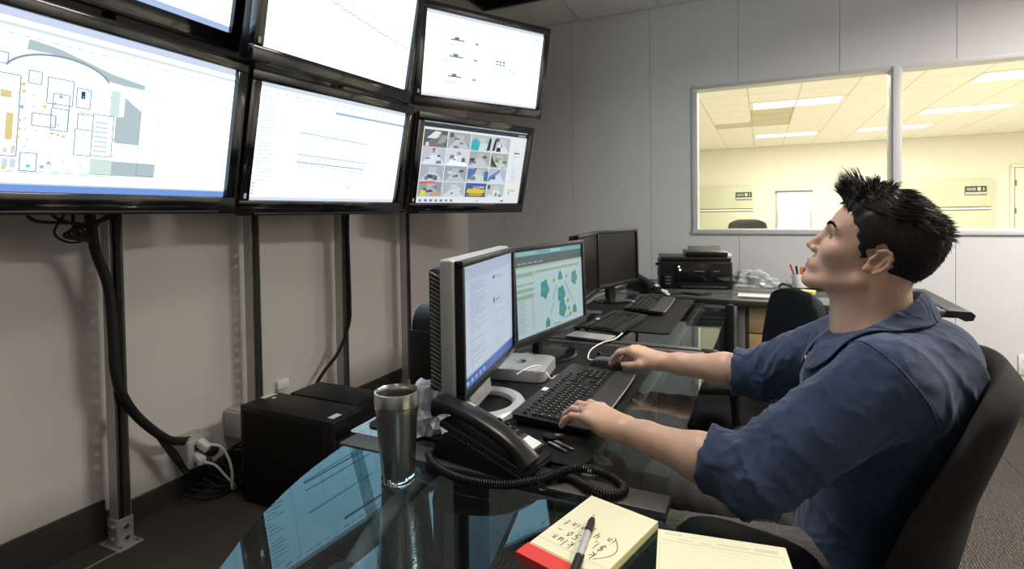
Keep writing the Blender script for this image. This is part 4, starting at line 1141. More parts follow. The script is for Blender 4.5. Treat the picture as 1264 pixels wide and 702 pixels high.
keyboard('spare black keyboard with palm rest near the far desk phone', (-0.520, 2.800, ZD+0.0065), math.radians(92), 0.47, 0.185, 0.055, False)

def mouse(loc, rz):
    t = thing('computer_mouse', 'black mouse with a silver shell edge under the man right hand', 'mouse', loc, (0, 0, rz))
    def dome(L, W, H, z0, a0=0, a1=1, nx=20, ny=14):
        b = NB(); g = []
        for i in range(nx+1):
            u = -1+2*(a0+(a1-a0)*i/nx); row = []
            for j in range(ny+1):
                v = -1+2*j/ny
                rw = math.sqrt(max(0, 1-abs(u)**2.6))
                x = u*L/2; y = v*W/2*rw*(1-0.08*math.cos(u*2)); h = H*(max(0, 1-abs(v)**2.6))**0.5*(max(0, 1-abs(u)**2.4))**0.55*(1+0.16*u)
                row.append(b.verts.new((x, y, z0+h)))
            g.append(row)
        for i in range(nx):
            for j in range(ny): b.faces.new((g[i][j], g[i+1][j], g[i+1][j+1], g[i][j+1]))
        bmesh.ops.remove_doubles(b, verts=b.verts[:], dist=1e-5)
        return b
    o = obj('body', dome(0.124, 0.070, 0.034, 0.001), 'black_satin', t, normals=True)
    o = obj('shell', dome(0.114, 0.060, 0.0405, 0.0012), 'mid_grey', t)
    o = obj('top', dome(0.110, 0.050, 0.0425, 0.0014), 'black_satin', t)
    b = NB(); cyl(b, (-0.030, -0.003, 0.037), (-0.030, 0.003, 0.037), 0.008, seg=16); obj('wheel', b, 'rubber', t)
mouse((-0.440, 1.652, ZD+0.0034), math.radians(-14))

# ================================================================== DESK PHONES
def phone(label, loc, rz, clabel):
    """local +x toward the user, handset along the -y side"""
    t = thing('desk_phone', label, 'telephone', loc, (0, 0, rz))
    L2 = 0.105
    prof = [(-0.104, 0.0), (0.104, 0.0), (0.112, 0.008), (0.112, 0.016), (-0.055, 0.062), (-0.072, 0.060), (-0.112, 0.012)]
    b = NB(); prism(b, prof, -0.050, 0.064, rotm(PI/2)); bmesh.ops.bevel(b, geom=b.edges[:], offset=0.004, segments=2, affect='EDGES'); obj('base', b, 'black_plastic', t, angle=30)
    sl = math.atan2(0.046, 0.167)     # slope of the key face
    ctr = Vector((0.0, 0, 0.0465))
    F = Matrix.Translation(ctr) @ rotm(0, sl, 0)      # local: x down the slope, z out of the face
    b = NB(); bx(b, (-0.010, 0.023, 0.005), (0.205, 0.046, 0.016), 0.004, 2); bmesh.ops.transform(b, matrix=F, verts=b.verts[:]); fp = obj('key_panel', b, 'dark_grey', t)
    b = NB(); bx(b, (-0.092, 0.026, 0.0130), (0.024, 0.030, 0.003), 0.001, 1); bmesh.ops.transform(b, matrix=F, verts=b.verts[:]); obj('display', b, 'grey_plastic', fp)
    for i in range(4):
        for j in range(3):
            b = NB(); bx(b, (-0.015+i*0.018, 0.019+j*0.0105, 0.0140), (0.011, 0.0075, 0.005), 0.002, 1); bmesh.ops.transform(b, matrix=F, verts=b.verts[:]); obj('button', b, 'black_satin', fp)
    for i in range(6):
        b = NB(); bx(b, (-0.066+i*0.019, 0.0065, 0.0140), (0.011, 0.006, 0.005), 0.002, 1); bmesh.ops.transform(b, matrix=F, verts=b.verts[:]); obj('button', b, 'mid_grey', fp)
    b = NB(); bx(b, (0.072, 0.024, 0.0132), (0.032, 0.036, 0.0012)); bmesh.ops.transform(b, matrix=F, verts=b.verts[:]); obj('label_card', b, 'white_plastic', fp)
    b = NB(); bx(b, (0.006, -0.030, 0.000), (0.205, 0.056, 0.014), 0.004, 2); bmesh.ops.transform(b, matrix=F, verts=b.verts[:]); cr = obj('cradle', b, 'black_matte', t)
    # handset: an arched bar with ear and mouth caps
    b = NB()
    path = [(-0.128, -0.031, 0.024), (-0.112, -0.031, 0.028), (-0.080, -0.031, 0.033), (-0.03, -0.031, 0.036), (0.03, -0.031, 0.034), (0.070, -0.031, 0.027), (0.098, -0.031, 0.017), (0.112, -0.031, 0.010)]
    pts = catmull(path, 5); n = len(pts); ring = []
    for i, p in enumerate(pts):
        k = i/(n-1); e = max(0, 1-min(k, 1-k)*7)
        hw = 0.022+0.007*max(0, 1-min(k, 1-k)*4.5); hh = 0.012+0.010*max(0, 1-min(k, 1-k)*3.6)
        if i == 0 or i == n-1: hw *= 0.8; hh *= 0.7
        T = (pts[min(i+1, n-1)]-pts[max(i-1, 0)]).normalized(); up_ = Vector((-T.z, 0, T.x))
        row = []
        for q in range(16):
            an = 2*PI*q/16; cx_, cz_ = math.cos(an), math.sin(an)
            sx = math.copysign(abs(cx_)**0.6, cx_); sz = math.copysign(abs(cz_)**0.6, cz_)
            row.append(b.verts.new(p+Vector((0, 1, 0))*sx*hw+up_*(sz*hh-(0.008*max(0, 1-min(k, 1-k)*3.6)))))
        ring.append(row)
    for a_, c_ in zip(ring, ring[1:]):
        for q in range(16): b.faces.new((a_[q], a_[(q+1) % 16], c_[(q+1) % 16], c_[q]))
    b.faces.new(list(reversed(ring[0]))); b.faces.new(ring[-1])
    bmesh.ops.transform(b, matrix=F, verts=b.verts[:]); hs = obj('handset', b, 'black_satin', t)
    b = NB()
    for k in range(6): bx(b, (-0.012+k*0.009, -0.0645, -0.004), (0.003, 0.003, 0.008))
    bmesh.ops.transform(b, matrix=F, verts=b.verts[:]); o = obj('speaker_grille', b, 'dark_grey', t); o['kind'] = 'stuff'
    b = NB(); bx(b, (0.125, -0.015, 0.006), (0.05, 0.045, 0.008), 0.003, 2); obj('front_foot', b, 'black_plastic', t)
    return t
phone('black desk phone with coiled cord beside the steel mug', (-0.492, 0.958, ZD+0.0002), math.radians(-9), '')
phone('far black desk phone beside the printer and dark monitor', (-0.655, 3.36, ZD+0.0002), math.radians(-38), '')

def coil(name, pts, rc, rw, pitch, label):
    P = catmull(pts, 12)
    # arc-length resample then wind
    seg = [0]
    for a_, c_ in zip(P, P[1:]): seg.append(seg[-1]+(c_-a_).length)
    L = seg[-1]; turns = L/pitch; n = int(turns*9)
    out = []; j = 0; nrm = Vector((0, 0, 1))
    for i in range(n+1):
        s = L*i/n
        while j < len(seg)-2 and seg[j+1] < s: j += 1
        f = (s-seg[j])/max(1e-9, seg[j+1]-seg[j]); p = P[j].lerp(P[j+1], f); T = (P[j+1]-P[j]).normalized()
        nrm = (nrm-T*nrm.dot(T)).normalized(); bn = T.cross(nrm); an = 2*PI*turns*i/n
        out.append(p+(nrm*math.cos(an)+bn*math.sin(an))*rc)
    b = NB(); tube(b, out, rw, 5)
    return tag(obj(name, b, 'black_satin', angle=180), label, 'cord')
zc = ZD+0.0105
coil('coiled_cord', [(-0.612, 0.905, zc), (-0.57, 0.866, zc), (-0.50, 0.842, zc), (-0.42, 0.852, zc), (-0.36, 0.892, zc+0.004), (-0.317, 0.935, zc+0.012), (-0.275, 0.955, zc+0.006), (-0.235, 0.945, zc), (-0.218, 0.918, zc), (-0.236, 0.890, zc), (-0.270, 0.893, zc+0.004), (-0.310, 0.921, zc), (-0.345, 0.925, zc)], 0.0066, 0.0019, 0.0046, 'coiled black phone cord looping on the desk in front of the phone')
cable('phone_lead', [(-0.40, 0.925, ZD+0.006), (-0.37, 0.93, ZD+0.006), (-0.345, 0.925, zc)], 0.003, 'short flat black lead joining the phone and its coiled cord')

# ================================================================== SMALL THINGS ON THE DESK
# travel mug
m_ = thing('travel_mug', 'brushed steel travel mug standing on the dark glass', 'mug', (-0.616, 0.81, ZD))
b = NB(); lathe(b, [(0.0, 0.014), (0.0295, 0.014), (0.0305, 0.016), (0.0345, 0.07), (0.0385, 0.125), (0.0405, 0.140), (0.0405, 0.1415), (0.0388, 0.1425)], 48); obj('body', b, 'steel', m_)
b = NB(); lathe(b, [(0.0, 0.0005), (0.029, 0.0005), (0.0315, 0.004), (0.0315, 0.010), (0.030, 0.0138), (0.0, 0.0138)], 48); obj('clear_base', b, 'clear_plastic', m_)
b = NB(); lathe(b, [(0.0385, 0.1430), (0.0412, 0.1440), (0.0415, 0.163), (0.0405, 0.1685), (0.0385, 0.1690), (0.0368, 0.166), (0.0360, 0.158), (0.0358, 0.152)], 48); obj('rim', b, 'steel', m_)
b = NB(); lathe(b, [(0.0357, 0.1530), (0.02, 0.1520), (0.0, 0.1518)], 48); obj('lid', b, 'coffee_dark', m_)

# speaker behind the first monitor
t = thing('desk_speaker', 'slim black speaker with rounded top behind the silver monitor', 'speaker', (-0.815, 1.235, ZD+0.0034), (0, 0, math.radians(-6)))
box_part('base', (0, 0, 0.010), (0.13, 0.15, 0.02), 'black_plastic', t, 0.005)
box_part('cabinet', (0, 0, 0.100), (0.085, 0.10, 0.165), 'black_plastic', t, 0.006)
b = NB(); prism(b, [(0.045*math.cos(math.radians(a)), 0.062*math.sin(math.radians(a))) for a in range(0, 181, 12)], -0.034, 0.034, Matrix.Translation((0, 0, 0.182)) @ rotm(PI/2, 0, PI/2)); obj('rounded_top', b, 'black_satin', t, angle=30)
b = NB(); cyl(b, (0.030, -0.012, 0.200), (0.037, -0.012, 0.200), 0.010); obj('knob', b, 'mid_grey', t)
cable('thin_cable', [(-0.83, 1.15, ZD+0.005), (-0.80, 1.10, ZD+0.03), (-0.76, 1.10, ZD+0.045), (-0.70, 1.13, ZD+0.06)], 0.0016, 'thin blue-lit cable behind the silver monitor', n=8)

# crumpled plastic wrap between mug and phone
def crumple(name, label, loc, s, material, seed, cat):
    b = NB(); bmesh.ops.create_icosphere(b, subdivisions=4, radius=1)
    r = random.Random(seed)
    ks = [(Vector((r.uniform(-1, 1), r.uniform(-1, 1), r.uniform(-1, 1))).normalized(), r.uniform(3, 12), r.uniform(0, 6)) for _ in range(14)]
    for v in b.verts:
        d_ = v.co.normalized(); f = 1.0
        for k, w_, ph in ks: f += 0.10*(abs(math.sin(d_.dot(k)*w_+ph))-0.5)
        v.co = Vector((d_.x*f*s[0], d_.y*f*s[1], max(-0.02, d_.z*f)*s[2]))
    zm = min(v.co.z for v in b.verts)
    for v in b.verts: v.co.z -= zm
    o = obj(name, b, material, angle=12); o.location = loc; return tag(o, label, cat)
crumple('plastic_wrap', 'crumpled clear plastic wrap between the steel mug and the phone', (-0.712, 1.045, ZD+0.0034), (0.055, 0.06, 0.075), 'plastic_film', 5, 'wrapper')

# small computer
t = thing('mini_computer', 'small flat silver computer between the two lit monitors', 'computer', (-0.668, 1.500, ZD+0.0034), (0, 0, math.radians(8)))
b = NB(); prism(b, rrect(-0.09, -0.09, 0.09, 0.09, 0.026, 6), 0.003, 0.036); bmesh.ops.bevel(b, geom=[e for e in b.edges if abs(e.verts[0].co.z-0.036) < 1e-5 and abs(e.verts[1].co.z-0.036) < 1e-5], offset=0.003, segments=2, affect='EDGES'); obj('case', b, 'aluminium', t, angle=30)
b = NB(); prism(b, rrect(-0.078, -0.078, 0.078, 0.078, 0.02, 5), 0.0, 0.003); obj('foot', b, 'black_matte', t)
b = NB()
prism(b, [(0.019*math.cos(a)*(1+0.10*math.cos(2*a)), 0.017*math.sin(a)*(1-0.10*abs(math.sin(a))) - (0.004 if abs(math.cos(a)) < 0.25 else 0)*math.copysign(1, math.sin(a))) for a in [2*PI*k/28 for k in range(28)] if not (-0.35 < a < 0.35 or a > 2*PI-0.35)], 0.0361, 0.0364); prism(b, [(0.001, 0.019), (0.010, 0.030), (0.009, 0.024), (0.006, 0.019)], 0.0361, 0.0364)
bmesh.ops.transform(b, matrix=rotm(0, 0, PI/2), verts=b.verts[:]); obj('logo', b, 'black_gloss', t, smooth=False)
cable('white_cable', [(-0.64, 1.40, ZD+0.030), (-0.62, 1.43, ZD+0.042), (-0.60, 1.47, ZD+0.042), (-0.575, 1.46, ZD+0.03), (-0.556, 1.455, ZD+0.012), (-0.558, 1.50, ZD+0.008)], 0.0017, 'thin white cable draped over the small silver computer', n=8, material='white_plastic')
t = thing('cable_adapter', 'small white cable adapter lying beside the small silver computer', 'adapter', (-0.54, 1.515, ZD+0.0034), (0, 0, math.radians(62)))
box_part('body', (0, 0, 0.005), (0.040, 0.012, 0.009), 'white_plastic', t, 0.003)
box_part('connector', (0.030, 0, 0.006), (0.022, 0.018, 0.010), 'white_plastic', t, 0.003)
t = thing('white_charging_cable', 'white cable curling on the desk above the mouse', 'cable', (0, 0, 0))
b = NB(); tube(b, catmull([(-0.468, 1.722, ZD+0.007), (-0.496, 1.712, ZD+0.006), (-0.520, 1.715, ZD+0.006), (-0.537, 1.762, ZD+0.006), (-0.550, 1.85, ZD+0.006), (-0.535, 1.93, ZD+0.011), (-0.500, 1.975, ZD+0.018), (-0.490, 2.06, ZD+0.022)], 8), 0.0024, 8); obj('cord', b, 'white_plastic', t)
box_part('plug', (-0.459, 1.724, ZD+0.0075), (0.026, 0.010, 0.006), 'white_plastic', t, 0.002)
t = thing('closed_laptop', 'thin closed silver laptop edge below the network diagram monitor', 'laptop', (-0.60, 2.005, ZD+0.0035), (0, 0, math.radians(-8)))
box_part('lid', (0, 0, 0.0115), (0.17, 0.085, 0.005), 'aluminium', t, 0.002); box_part('base', (0, 0, 0.0055), (0.172, 0.087, 0.007), 'dark_grey', t, 0.002)

# keys
t = thing('key_ring', 'bunch of keys on a ring lying on the desk mat', 'keys', (-0.43, 1.045, ZD+0.0034))
b = NB(); tube(b, [(0.013*math.cos(2*PI*k/24), 0.013*math.sin(2*PI*k/24), 0.004) for k in range(24)], 0.0013, 6, True); obj('ring', b, 'chrome', t)
b = NB(); prism(b, [(0.015*math.cos(2*PI*k/16), 0.012*math.sin(2*PI*k/16)) for k in range(16)], 0.004, 0.010, Matrix.Translation((0.012, 0.032, 0)) @ rotm(0, 0.15, 0)); obj('key_head', b, 'black_plastic', t, angle=30)
for (xa, ya, ang, ml, nm) in ((0.018, 0.012, -28, 'steel', 'key_blade'), (0.028, 0.022, -24, 'steel', 'key_blade')):
    b = NB(); bx(b, (0.028, 0, 0), (0.056, 0.006, 0.002), 0.0006, 1); bx(b, (0.02, 0.0035, 0), (0.03, 0.002, 0.0018)); bmesh.ops.transform(b, matrix=Matrix.Translation((xa, ya, 0.005)) @ rotm(0, 0, math.radians(ang)), verts=b.verts[:]); obj(nm, b, ml, t)
b = NB(); bx(b, (0.010, 0, 0), (0.020, 0.007, 0.002), 0.0006, 1); bx(b, (0.004, 0.004, 0), (0.008, 0.004, 0.0018)); bmesh.ops.transform(b, matrix=Matrix.Translation((0.022, 0.043, 0.008)) @ rotm(0, 0, 0.5), verts=b.verts[:]); obj('brass_key', b, 'brass', t)
b = NB(); bx(b, (-0.022, -0.006, 0.004), (0.016, 0.011, 0.003), 0.002, 1); obj('tag', b, 'galvanised', t)
t = thing('bottle_cap', 'round cream cap lying on the glass beside the coiled cord', 'cap', (-0.300, 0.976, ZD+0.0002))
b = NB(); lathe(b, [(0, 0.0), (0.0135, 0.0), (0.0135, 0.007), (0.012, 0.0085), (0.010, 0.0075), (0, 0.0075)], 28); obj('shell', b, 'paper_white', t)
b = NB(); lathe(b, [(0, 0.0078), (0.006, 0.0080), (0.0065, 0.0076)], 20); obj('center', b, 'mid_grey', t)

# notepads
def frame4(a_, c_, z):      # local frame: origin a_, x toward c_
    a_, c_ = Vector((*a_, z)), Vector((*c_, z)); X_ = (c_-a_).normalized(); Y_ = Vector((-X_.y, X_.x, 0))
    M_ = Matrix((X_, Y_, Vector((0, 0, 1)))).transposed().to_4x4(); M_.translation = a_; return M_
def hand(bm, strokes, z, wd=0.0007):
    for st in strokes:
        P_ = [Vector((x, y, z)) for x, y in st]
        for a_, c_ in zip(P_, P_[1:]):
            d_ = (c_-a_)
            if d_.length < 1e-6: continue
            n_ = Vector((-d_.y, d_.x, 0)).normalized()*wd; e = d_.normalized()*wd*0.6
            vs = [bm.verts.new(q) for q in (a_-n_-e, c_-n_+e, c_+n_+e, a_+n_-e)]; bm.faces.new(vs)
GLY = {'K': [[(0, 0), (0, 1)], [(.5, .9), (0, .4), (.55, 0)]], 'k': [[(0, 0), (0, 1)], [(.4, .6), (0, .3), (.45, 0)]], 'l': [[(0, 1), (.05, 0)]], 'u': [[(0, .55), (.05, .05), (.3, .1), (.38, .55), (.42, 0)]],
       'm': [[(0, 0), (.02, .5), (.2, .45), (.22, 0)], [(.22, .4), (.4, .45), (.44, 0)]], 'n': [[(0, 0), (.02, .5), (.25, .45), (.3, 0)]], '$': [[(.5, .85), (.1, .8), (.1, .5), (.5, .45), (.45, .1), (0, .1)], [(.28, 1.05), (.28, -.1)]],
       '1': [[(.1, .9), (.15, 0)]], '4': [[(.05, .9), (0, .45), (.45, .45)], [(.4, .9), (.35, 0)]], '5': [[(.5, .9), (.1, .9), (.08, .5), (.45, .45), (.4, .05), (0, .05)]], '0': [[(.25, .85), (0, .5), (.2, .05), (.45, .4), (.25, .85)]],
       '-': [[(0, .4), (.5, .42)]], 'p': [[(0, .5), (0, -.45)], [(0, .45), (.35, .5), (.35, .1), (0, .05)]], 'a': [[(.35, .5), (.05, .4), (.05, .05), (.35, .1), (.38, .5), (.42, 0)]], 'i': [[(.05, .5), (.08, 0)], [(.05, .75), (.06, .8)]], 't': [[(.2, .9), (.2, .05), (.35, 0)], [(0, .6), (.4, .6)]], 'o': [[(.2, .5), (0, .25), (.2, 0), (.4, .25), (.2, .5)]], ',': [[(.1, .05), (0, -.2)]], ' ': [], '(': [[(.3, 1), (.05, .6), (.05, .2), (.3, -.1)]]}
def script(bm, M_, text, x, y, h, z, sp=0.62):
    for ch in text:
        for st in GLY.get(ch, []):
            hand(bm, [[tuple((M_ @ Vector((x+a_*h*0.8+c_*h*0.12, y+c_*h, 0)))[:2]) for a_, c_ in st]], z)
        x += h*sp*(0.55 if ch in 'l1i ,' else 1)
# pad 1: long axis from the red binding to the far corner
M1 = frame4((-0.318, 0.688), (-0.202, 0.655), 0)      # binding edge, left to right as seen
t = thing('notepad', 'yellow notepad with red binding and handwriting under the pen', 'notepad', (0, 0, 0))
PT = ZD+0.012
def pad_poly(M_, x0, x1, y0, y1): return [tuple((M_ @ Vector(p))[:2]) for p in ((x0, y0, 0), (x1, y0, 0), (x1, y1, 0), (x0, y1, 0))]
slab('sheets', pad_poly(M1, 0, 0.1215, 0.002, 0.196), ZD+0.001, PT-0.0008, 'pad_edge', t)
slab('backing_card', pad_poly(M1, 0, 0.122, 0, 0.197), ZD+0.0002, ZD+0.001, 'mid_grey', t)
slab('top_sheet', pad_poly(M1, 0.0005, 0.121, 0.030, 0.1965), PT-0.0008, PT, 'paper_yellow', t)
slab('red_binding', pad_poly(M1, -0.001, 0.1225, -0.0015, 0.026), ZD+0.0002, PT+0.0006, 'red_tape', t)
b = NB()
for y in (0.048, 0.108): hand(b, [[tuple((M1 @ Vector((0.002, y, 0)))[:2]), tuple((M1 @ Vector((0.119 if y < 0.1 else 0.03, y, 0)))[:2])]], PT+0.0001, 0.0005)
for k in range(14): hand(b, [[tuple((M1 @ Vector((0.001, 0.040+k*0.011, 0)))[:2]), tuple((M1 @ Vector((0.120, 0.040+k*0.011, 0)))[:2])]], PT+0.00005, 0.00010)
o = obj('ruled_lines', b, 'rule_line', t, smooth=False, normals=False); o['kind'] = 'stuff'
MR = M1 @ Matrix.Translation((0.112, 0.150, 0)) @ rotm(0, 0, PI)      # writing runs the other way up
b = NB()
script(b, MR, 'k m klun', 0.022, 0.082, 0.0165, PT+0.00015, 0.72); script(b, MR, '$1, 450 -', 0.018, 0.060, 0.0165, PT+0.00015, 0.72); script(b, MR, 'in 4 point', 0.016, 0.038, 0.0165, PT+0.00015, 0.66)
hand(b, [[tuple((MR @ Vector((0.020-0.018*math.sin(a_*PI/12), 0.034+a_*0.0052, 0)))[:2]) for a_ in range(13)]], PT+0.00015, 0.0006)
o = obj('handwriting', b, 'ink', t, smooth=False, normals=False); o['kind'] = 'stuff'
# pad 2
M2 = frame4((-0.160, 0.742), (-0.125, 0.745), 0)
M2 = frame4((-0.146, 0.833), (0.030, 0.858), 0)
t = thing('notepad', 'larger ruled yellow legal pad lying beside the red bound notepad', 'notepad', (0, 0, 0))
slab('sheets', pad_poly(M2, 0, 0.178, -0.27, 0), ZD+0.0003, ZD+0.0055, 'pad_edge', t)
slab('top_sheet', pad_poly(M2, 0.0005, 0.1775, -0.2695, 0.0005), ZD+0.0055, ZD+0.0061, 'paper_yellow', t)
b = NB(); zz = ZD+0.0062
def l2(x0, y0, x1, y1, wd=0.0003): hand(b, [[tuple((M2 @ Vector((x0, y0, 0)))[:2]), tuple((M2 @ Vector((x1, y1, 0)))[:2])]], zz, wd)
l2(0.006, -0.026, 0.170, -0.026, 0.0006)
for k in range(24): l2(0.006, -0.034-k*0.0085, 0.170, -0.034-k*0.0085, 0.00016)
l2(0.004, -0.03, 0.004, -0.26, 0.0003); l2(0.170, -0.026, 0.170, -0.26, 0.0003)
for x0, x1, y in ((0.01, 0.035, -0.008), (0.048, 0.054, -0.010), (0.03, 0.05, -0.019), (0.085, 0.115, -0.017), (0.118, 0.128, -0.017), (0.135, 0.165, -0.014), (0.135, 0.165, -0.018), (0.06, 0.075, -0.021)): l2(x0, y, x1, y, 0.0008)
o = obj('printed_form', b, 'rule_line', t, smooth=False, normals=False); o['kind'] = 'stuff'
# pen on the first pad
pa, pb = Vector((-0.2405, 0.812, PT+0.0062)), Vector((-0.2300, 0.690, PT+0.0062))
pdir = (pb-pa).normalized()
t = thing('ballpoint_pen', 'clear ballpoint pen with black grip lying on the notepad', 'pen', pa, pdir.to_track_quat('Z', 'Y').to_euler())
b = NB(); lathe(b, [(0.0006, 0), (0.0011, 0.003), (0.0028, 0.010), (0.0030, 0.014)], 16, None, True); obj('tip', b, 'chrome', t)
b = NB(); lathe(b, [(0.0040, 0.014), (0.0055, 0.022), (0.0055, 0.046), (0.0047, 0.050)], 16, None, True); obj('grip', b, 'rubber', t)
b = NB(); lathe(b, [(0.0046, 0.050), (0.0046, 0.108)], 16, None, True); obj('barrel', b, 'silver_plastic', t)
b = NB(); lathe(b, [(0.0050, 0.108), (0.0050, 0.140), (0.0035, 0.144)], 16, None, True); bx(b, (0.0062, 0, 0.122), (0.002, 0.003, 0.036)); obj('cap', b, 'rubber', t)

# ================================================================== PRINTER AND BACK-DESK CLUTTER
t = thing('printer', 'black multifunction printer on the return desk below the window', 'printer', (-0.405, 3.655, ZD), (0, 0, math.radians(12)))
W_, D_, H_ = 0.43, 0.33, 0.20
box_part('body', (0, 0, H_/2-0.010), (W_, D_, H_-0.025), 'black_plastic', t, 0.010)
box_part('scanner_lid', (0.0, 0.0, H_-0.010), (W_-0.01, D_-0.01, 0.026), 'black_satin', t, 0.010, 3)
b = NB(); bx(b, (0.07, 0.0, H_+0.020), (0.25, D_*0.8, 0.030), 0.010, 2); obj('document_feeder', b, 'black_satin', t)
b = NB(); bx(b, (0.08, 0.05, H_+0.036), (0.20, 0.18, 0.006), 0.002, 1, rotm(0.18)); obj('feeder_tray', b, 'dark_grey', t)
b = NB(); bx(b, (0.15, -0.05, H_+0.012), (0.15, 0.10, 0.003), 0, 1, rotm(0.1)); obj('paper_sheet', b, 'paper_white', t)
f = box_part('front_panel', (0.045, -D_/2-0.004, 0.105), (W_*0.74, 0.012, 0.115), 'black_gloss', t, 0.003)
box_part('tray_slot', (0.045, -D_/2-0.003, 0.030), (W_*0.70, 0.008, 0.050), 'black_matte', t, 0.002)
box_part('paper_tray', (0.045, -D_/2-0.012, 0.022), (W_*0.62, 0.030, 0.012), 'dark_grey', t, 0.002)
box_part('card_slot_panel', (-0.165, -D_/2-0.002, 0.060), (0.055, 0.006, 0.075), 'black_matte', t, 0.002)
for k in range(3): box_part('card_slot', (-0.165, -D_/2-0.0055, 0.040+0.02*k), (0.03, 0.003, 0.006), 'mid_grey', t)
for x, z, ml, nm in ((-0.100, 0.145, 'led_green', 'status_light'), (-0.093, 0.125, 'led_white', 'status_light')):
    b = NB(); cyl(b, (x, -D_/2-0.009, z), (x, -D_/2-0.012, z), 0.006); obj(nm, b, ml, f)
for x, w2 in ((0.02, 0.06), (0.12, 0.035)): box_part('badge', (x, -D_/2-0.0105, 0.118), (w2, 0.001, 0.006), 'mid_grey', f)
for k, (y, z, sy, sz) in enumerate(((-0.09, 0.16, 0.035, 0.018), (0.0, 0.145, 0.035, 0.018), (0.08, 0.09, 0.06, 0.05))): box_part('side_vent', (-W_/2-0.001, y, z), (0.004, sy, sz), 'black_matte', t, 0.001)
box_part('side_clip', (-W_/2-0.008, 0.10, 0.135), (0.016, 0.03, 0.016), 'black_satin', t, 0.003)

m_ = thing('pen_mug', 'white mug holding pens on the return desk', 'mug', (0.215, 3.80, ZD))
b = NB(); lathe(b, [(0, 0.001), (0.038, 0.001), (0.043, 0.006), (0.044, 0.085), (0.0425, 0.087), (0.041, 0.085), (0.040, 0.012), (0, 0.010)], 32); obj('cup', b, 'white_plastic', m_)
b = NB(); tube(b, catmull([(-0.042, 0, 0.070), (-0.066, 0, 0.064), (-0.072, 0, 0.042), (-0.062, 0, 0.024), (-0.042, 0, 0.020)], 6), 0.005, 8); obj('handle', b, 'white_plastic', m_)
for k, (dx, dy, lean, h, mm, lab) in enumerate(((-0.022, 0.0, -0.30, 0.135, 'red_ink', 'red pen leaning leftmost in the white mug'), (-0.008, 0.012, -0.12, 0.12, 'rubber', 'black pen leaning in the white mug'), (0.006, 0.0, 0.05, 0.115, 'orange', 'orange marker in the white mug'), (0.014, 0.010, 0.10, 0.118, 'orange', 'second orange marker behind the first in the white mug'), (0.026, 0.0, 0.16, 0.115, 'blue_ink', 'blue pen rightmost in the white mug'))):
    p = thing('pen', lab, 'pen', (0.215+dx*0.5, 3.80+dy, ZD+0.0125), (0, lean, 0), group='pens in the white mug')
    b = NB(); lathe(b, [(0.004, 0), (0.0055, 0.01), (0.0055, h*0.75)], 10, None, True); obj('barrel', b, mm, p)
    b = NB(); lathe(b, [(0.0062, h*0.75), (0.0062, h), (0.004, h+0.004)], 10, None, True); obj('cap', b, mm, p)
crumple('plastic_bag', 'crumpled pale plastic bag on the return desk beside the printer', (-0.055, 3.80, ZD), (0.115, 0.06, 0.085), 'plastic_film', 8, 'bag')
for k, (x, y, rz, lab, mm) in enumerate(((0.135, 3.60, 0.5, 'yellow sticky note pad on the return desk nearest the mug handle', 'yellow_note'), (0.245, 3.62, -0.3, 'yellow sticky note pad beside black cables on the return desk', 'yellow_note'))):
    b = NB(); bx(b, (0, 0, 0.005), (0.076, 0.076, 0.010), 0.0006, 1); o = obj('sticky_notes', b, mm); o.location = (x, y, ZD); o.rotation_euler = (0, 0, rz); tag(o, lab, 'sticky notes')
for k, (x, y, w2, d2_, h, rz, mm, lab) in enumerate(((-0.03, 3.55, 0.22, 0.16, 0.010, 0.05, 'dark_grey', 'dark folder lying on the return desk beside the printer'), (-0.02, 3.36, 0.21, 0.12, 0.004, -0.03, 'paper_white', 'white papers at the front edge of the return desk'))):
    t = thing('document_folder', lab, 'folder', (x, y, ZD), (0, 0, rz))
    box_part('cover', (0, 0, h*0.9), (w2, d2_, h*0.2), mm, t); box_part('pages', (0, 0, h*0.4), (w2-0.006, d2_-0.006, h*0.75), 'paper_white', t)
cable('desk_cable', [(0.10, 3.80, ZD+0.004), (0.12, 3.74, ZD+0.03), (0.17, 3.70, ZD+0.012), (0.22, 3.70, ZD+0.006), (0.30, 3.74, ZD+0.008), (0.36, 3.68, ZD+0.006), (0.30, 3.64, ZD+0.006)], 0.005, 'black cable looping on the return desk in front of the white mug')
t = thing('desk_tray', 'low black desk tray beside the white mug behind the man chin', 'tray', (0.40, 3.74, ZD))
box_part('tray_base', (0, 0, 0.006), (0.24, 0.16, 0.010), 'black_plastic', t, 0.003)
for c, s in (((0, 0.078, 0.018), (0.24, 0.006, 0.03)), ((0, -0.078, 0.018), (0.24, 0.006, 0.03)), ((-0.118, 0, 0.018), (0.006, 0.15, 0.03)), ((0.118, 0, 0.018), (0.006, 0.15, 0.03))): box_part('rim', c, s, 'black_plastic', t, 0.002)
t = thing('tape_dispenser', 'small black tape dispenser on the return desk behind the man neck', 'tape dispenser', (0.66, 3.50, ZD), (0, 0, 0.4))
b = NB(); prism(b, [(-0.06, 0), (0.06, 0), (0.06, 0.02), (0.02, 0.03), (0.0, 0.055), (-0.035, 0.06), (-0.06, 0.03)], -0.018, 0.018, rotm(PI/2)); obj('body', b, 'black_satin', t, angle=30)
b = NB(); cyl(b, (-0.022, -0.022, 0.035), (-0.022, 0.022, 0.035), 0.018); obj('roll', b, 'grey_plastic', t)
t = thing('phone_lead', 'black phone cord with white tag on the far desk', 'cord', (0, 0, 0))
b = NB(); tube(b, catmull([(-0.55, 3.30, ZD+0.006), (-0.50, 3.24, ZD+0.006), (-0.42, 3.30, ZD+0.006), (-0.33, 3.27, ZD+0.006), (-0.27, 3.33, ZD+0.006)], 8), 0.008, 8); obj('cord', b, 'rubber', t)
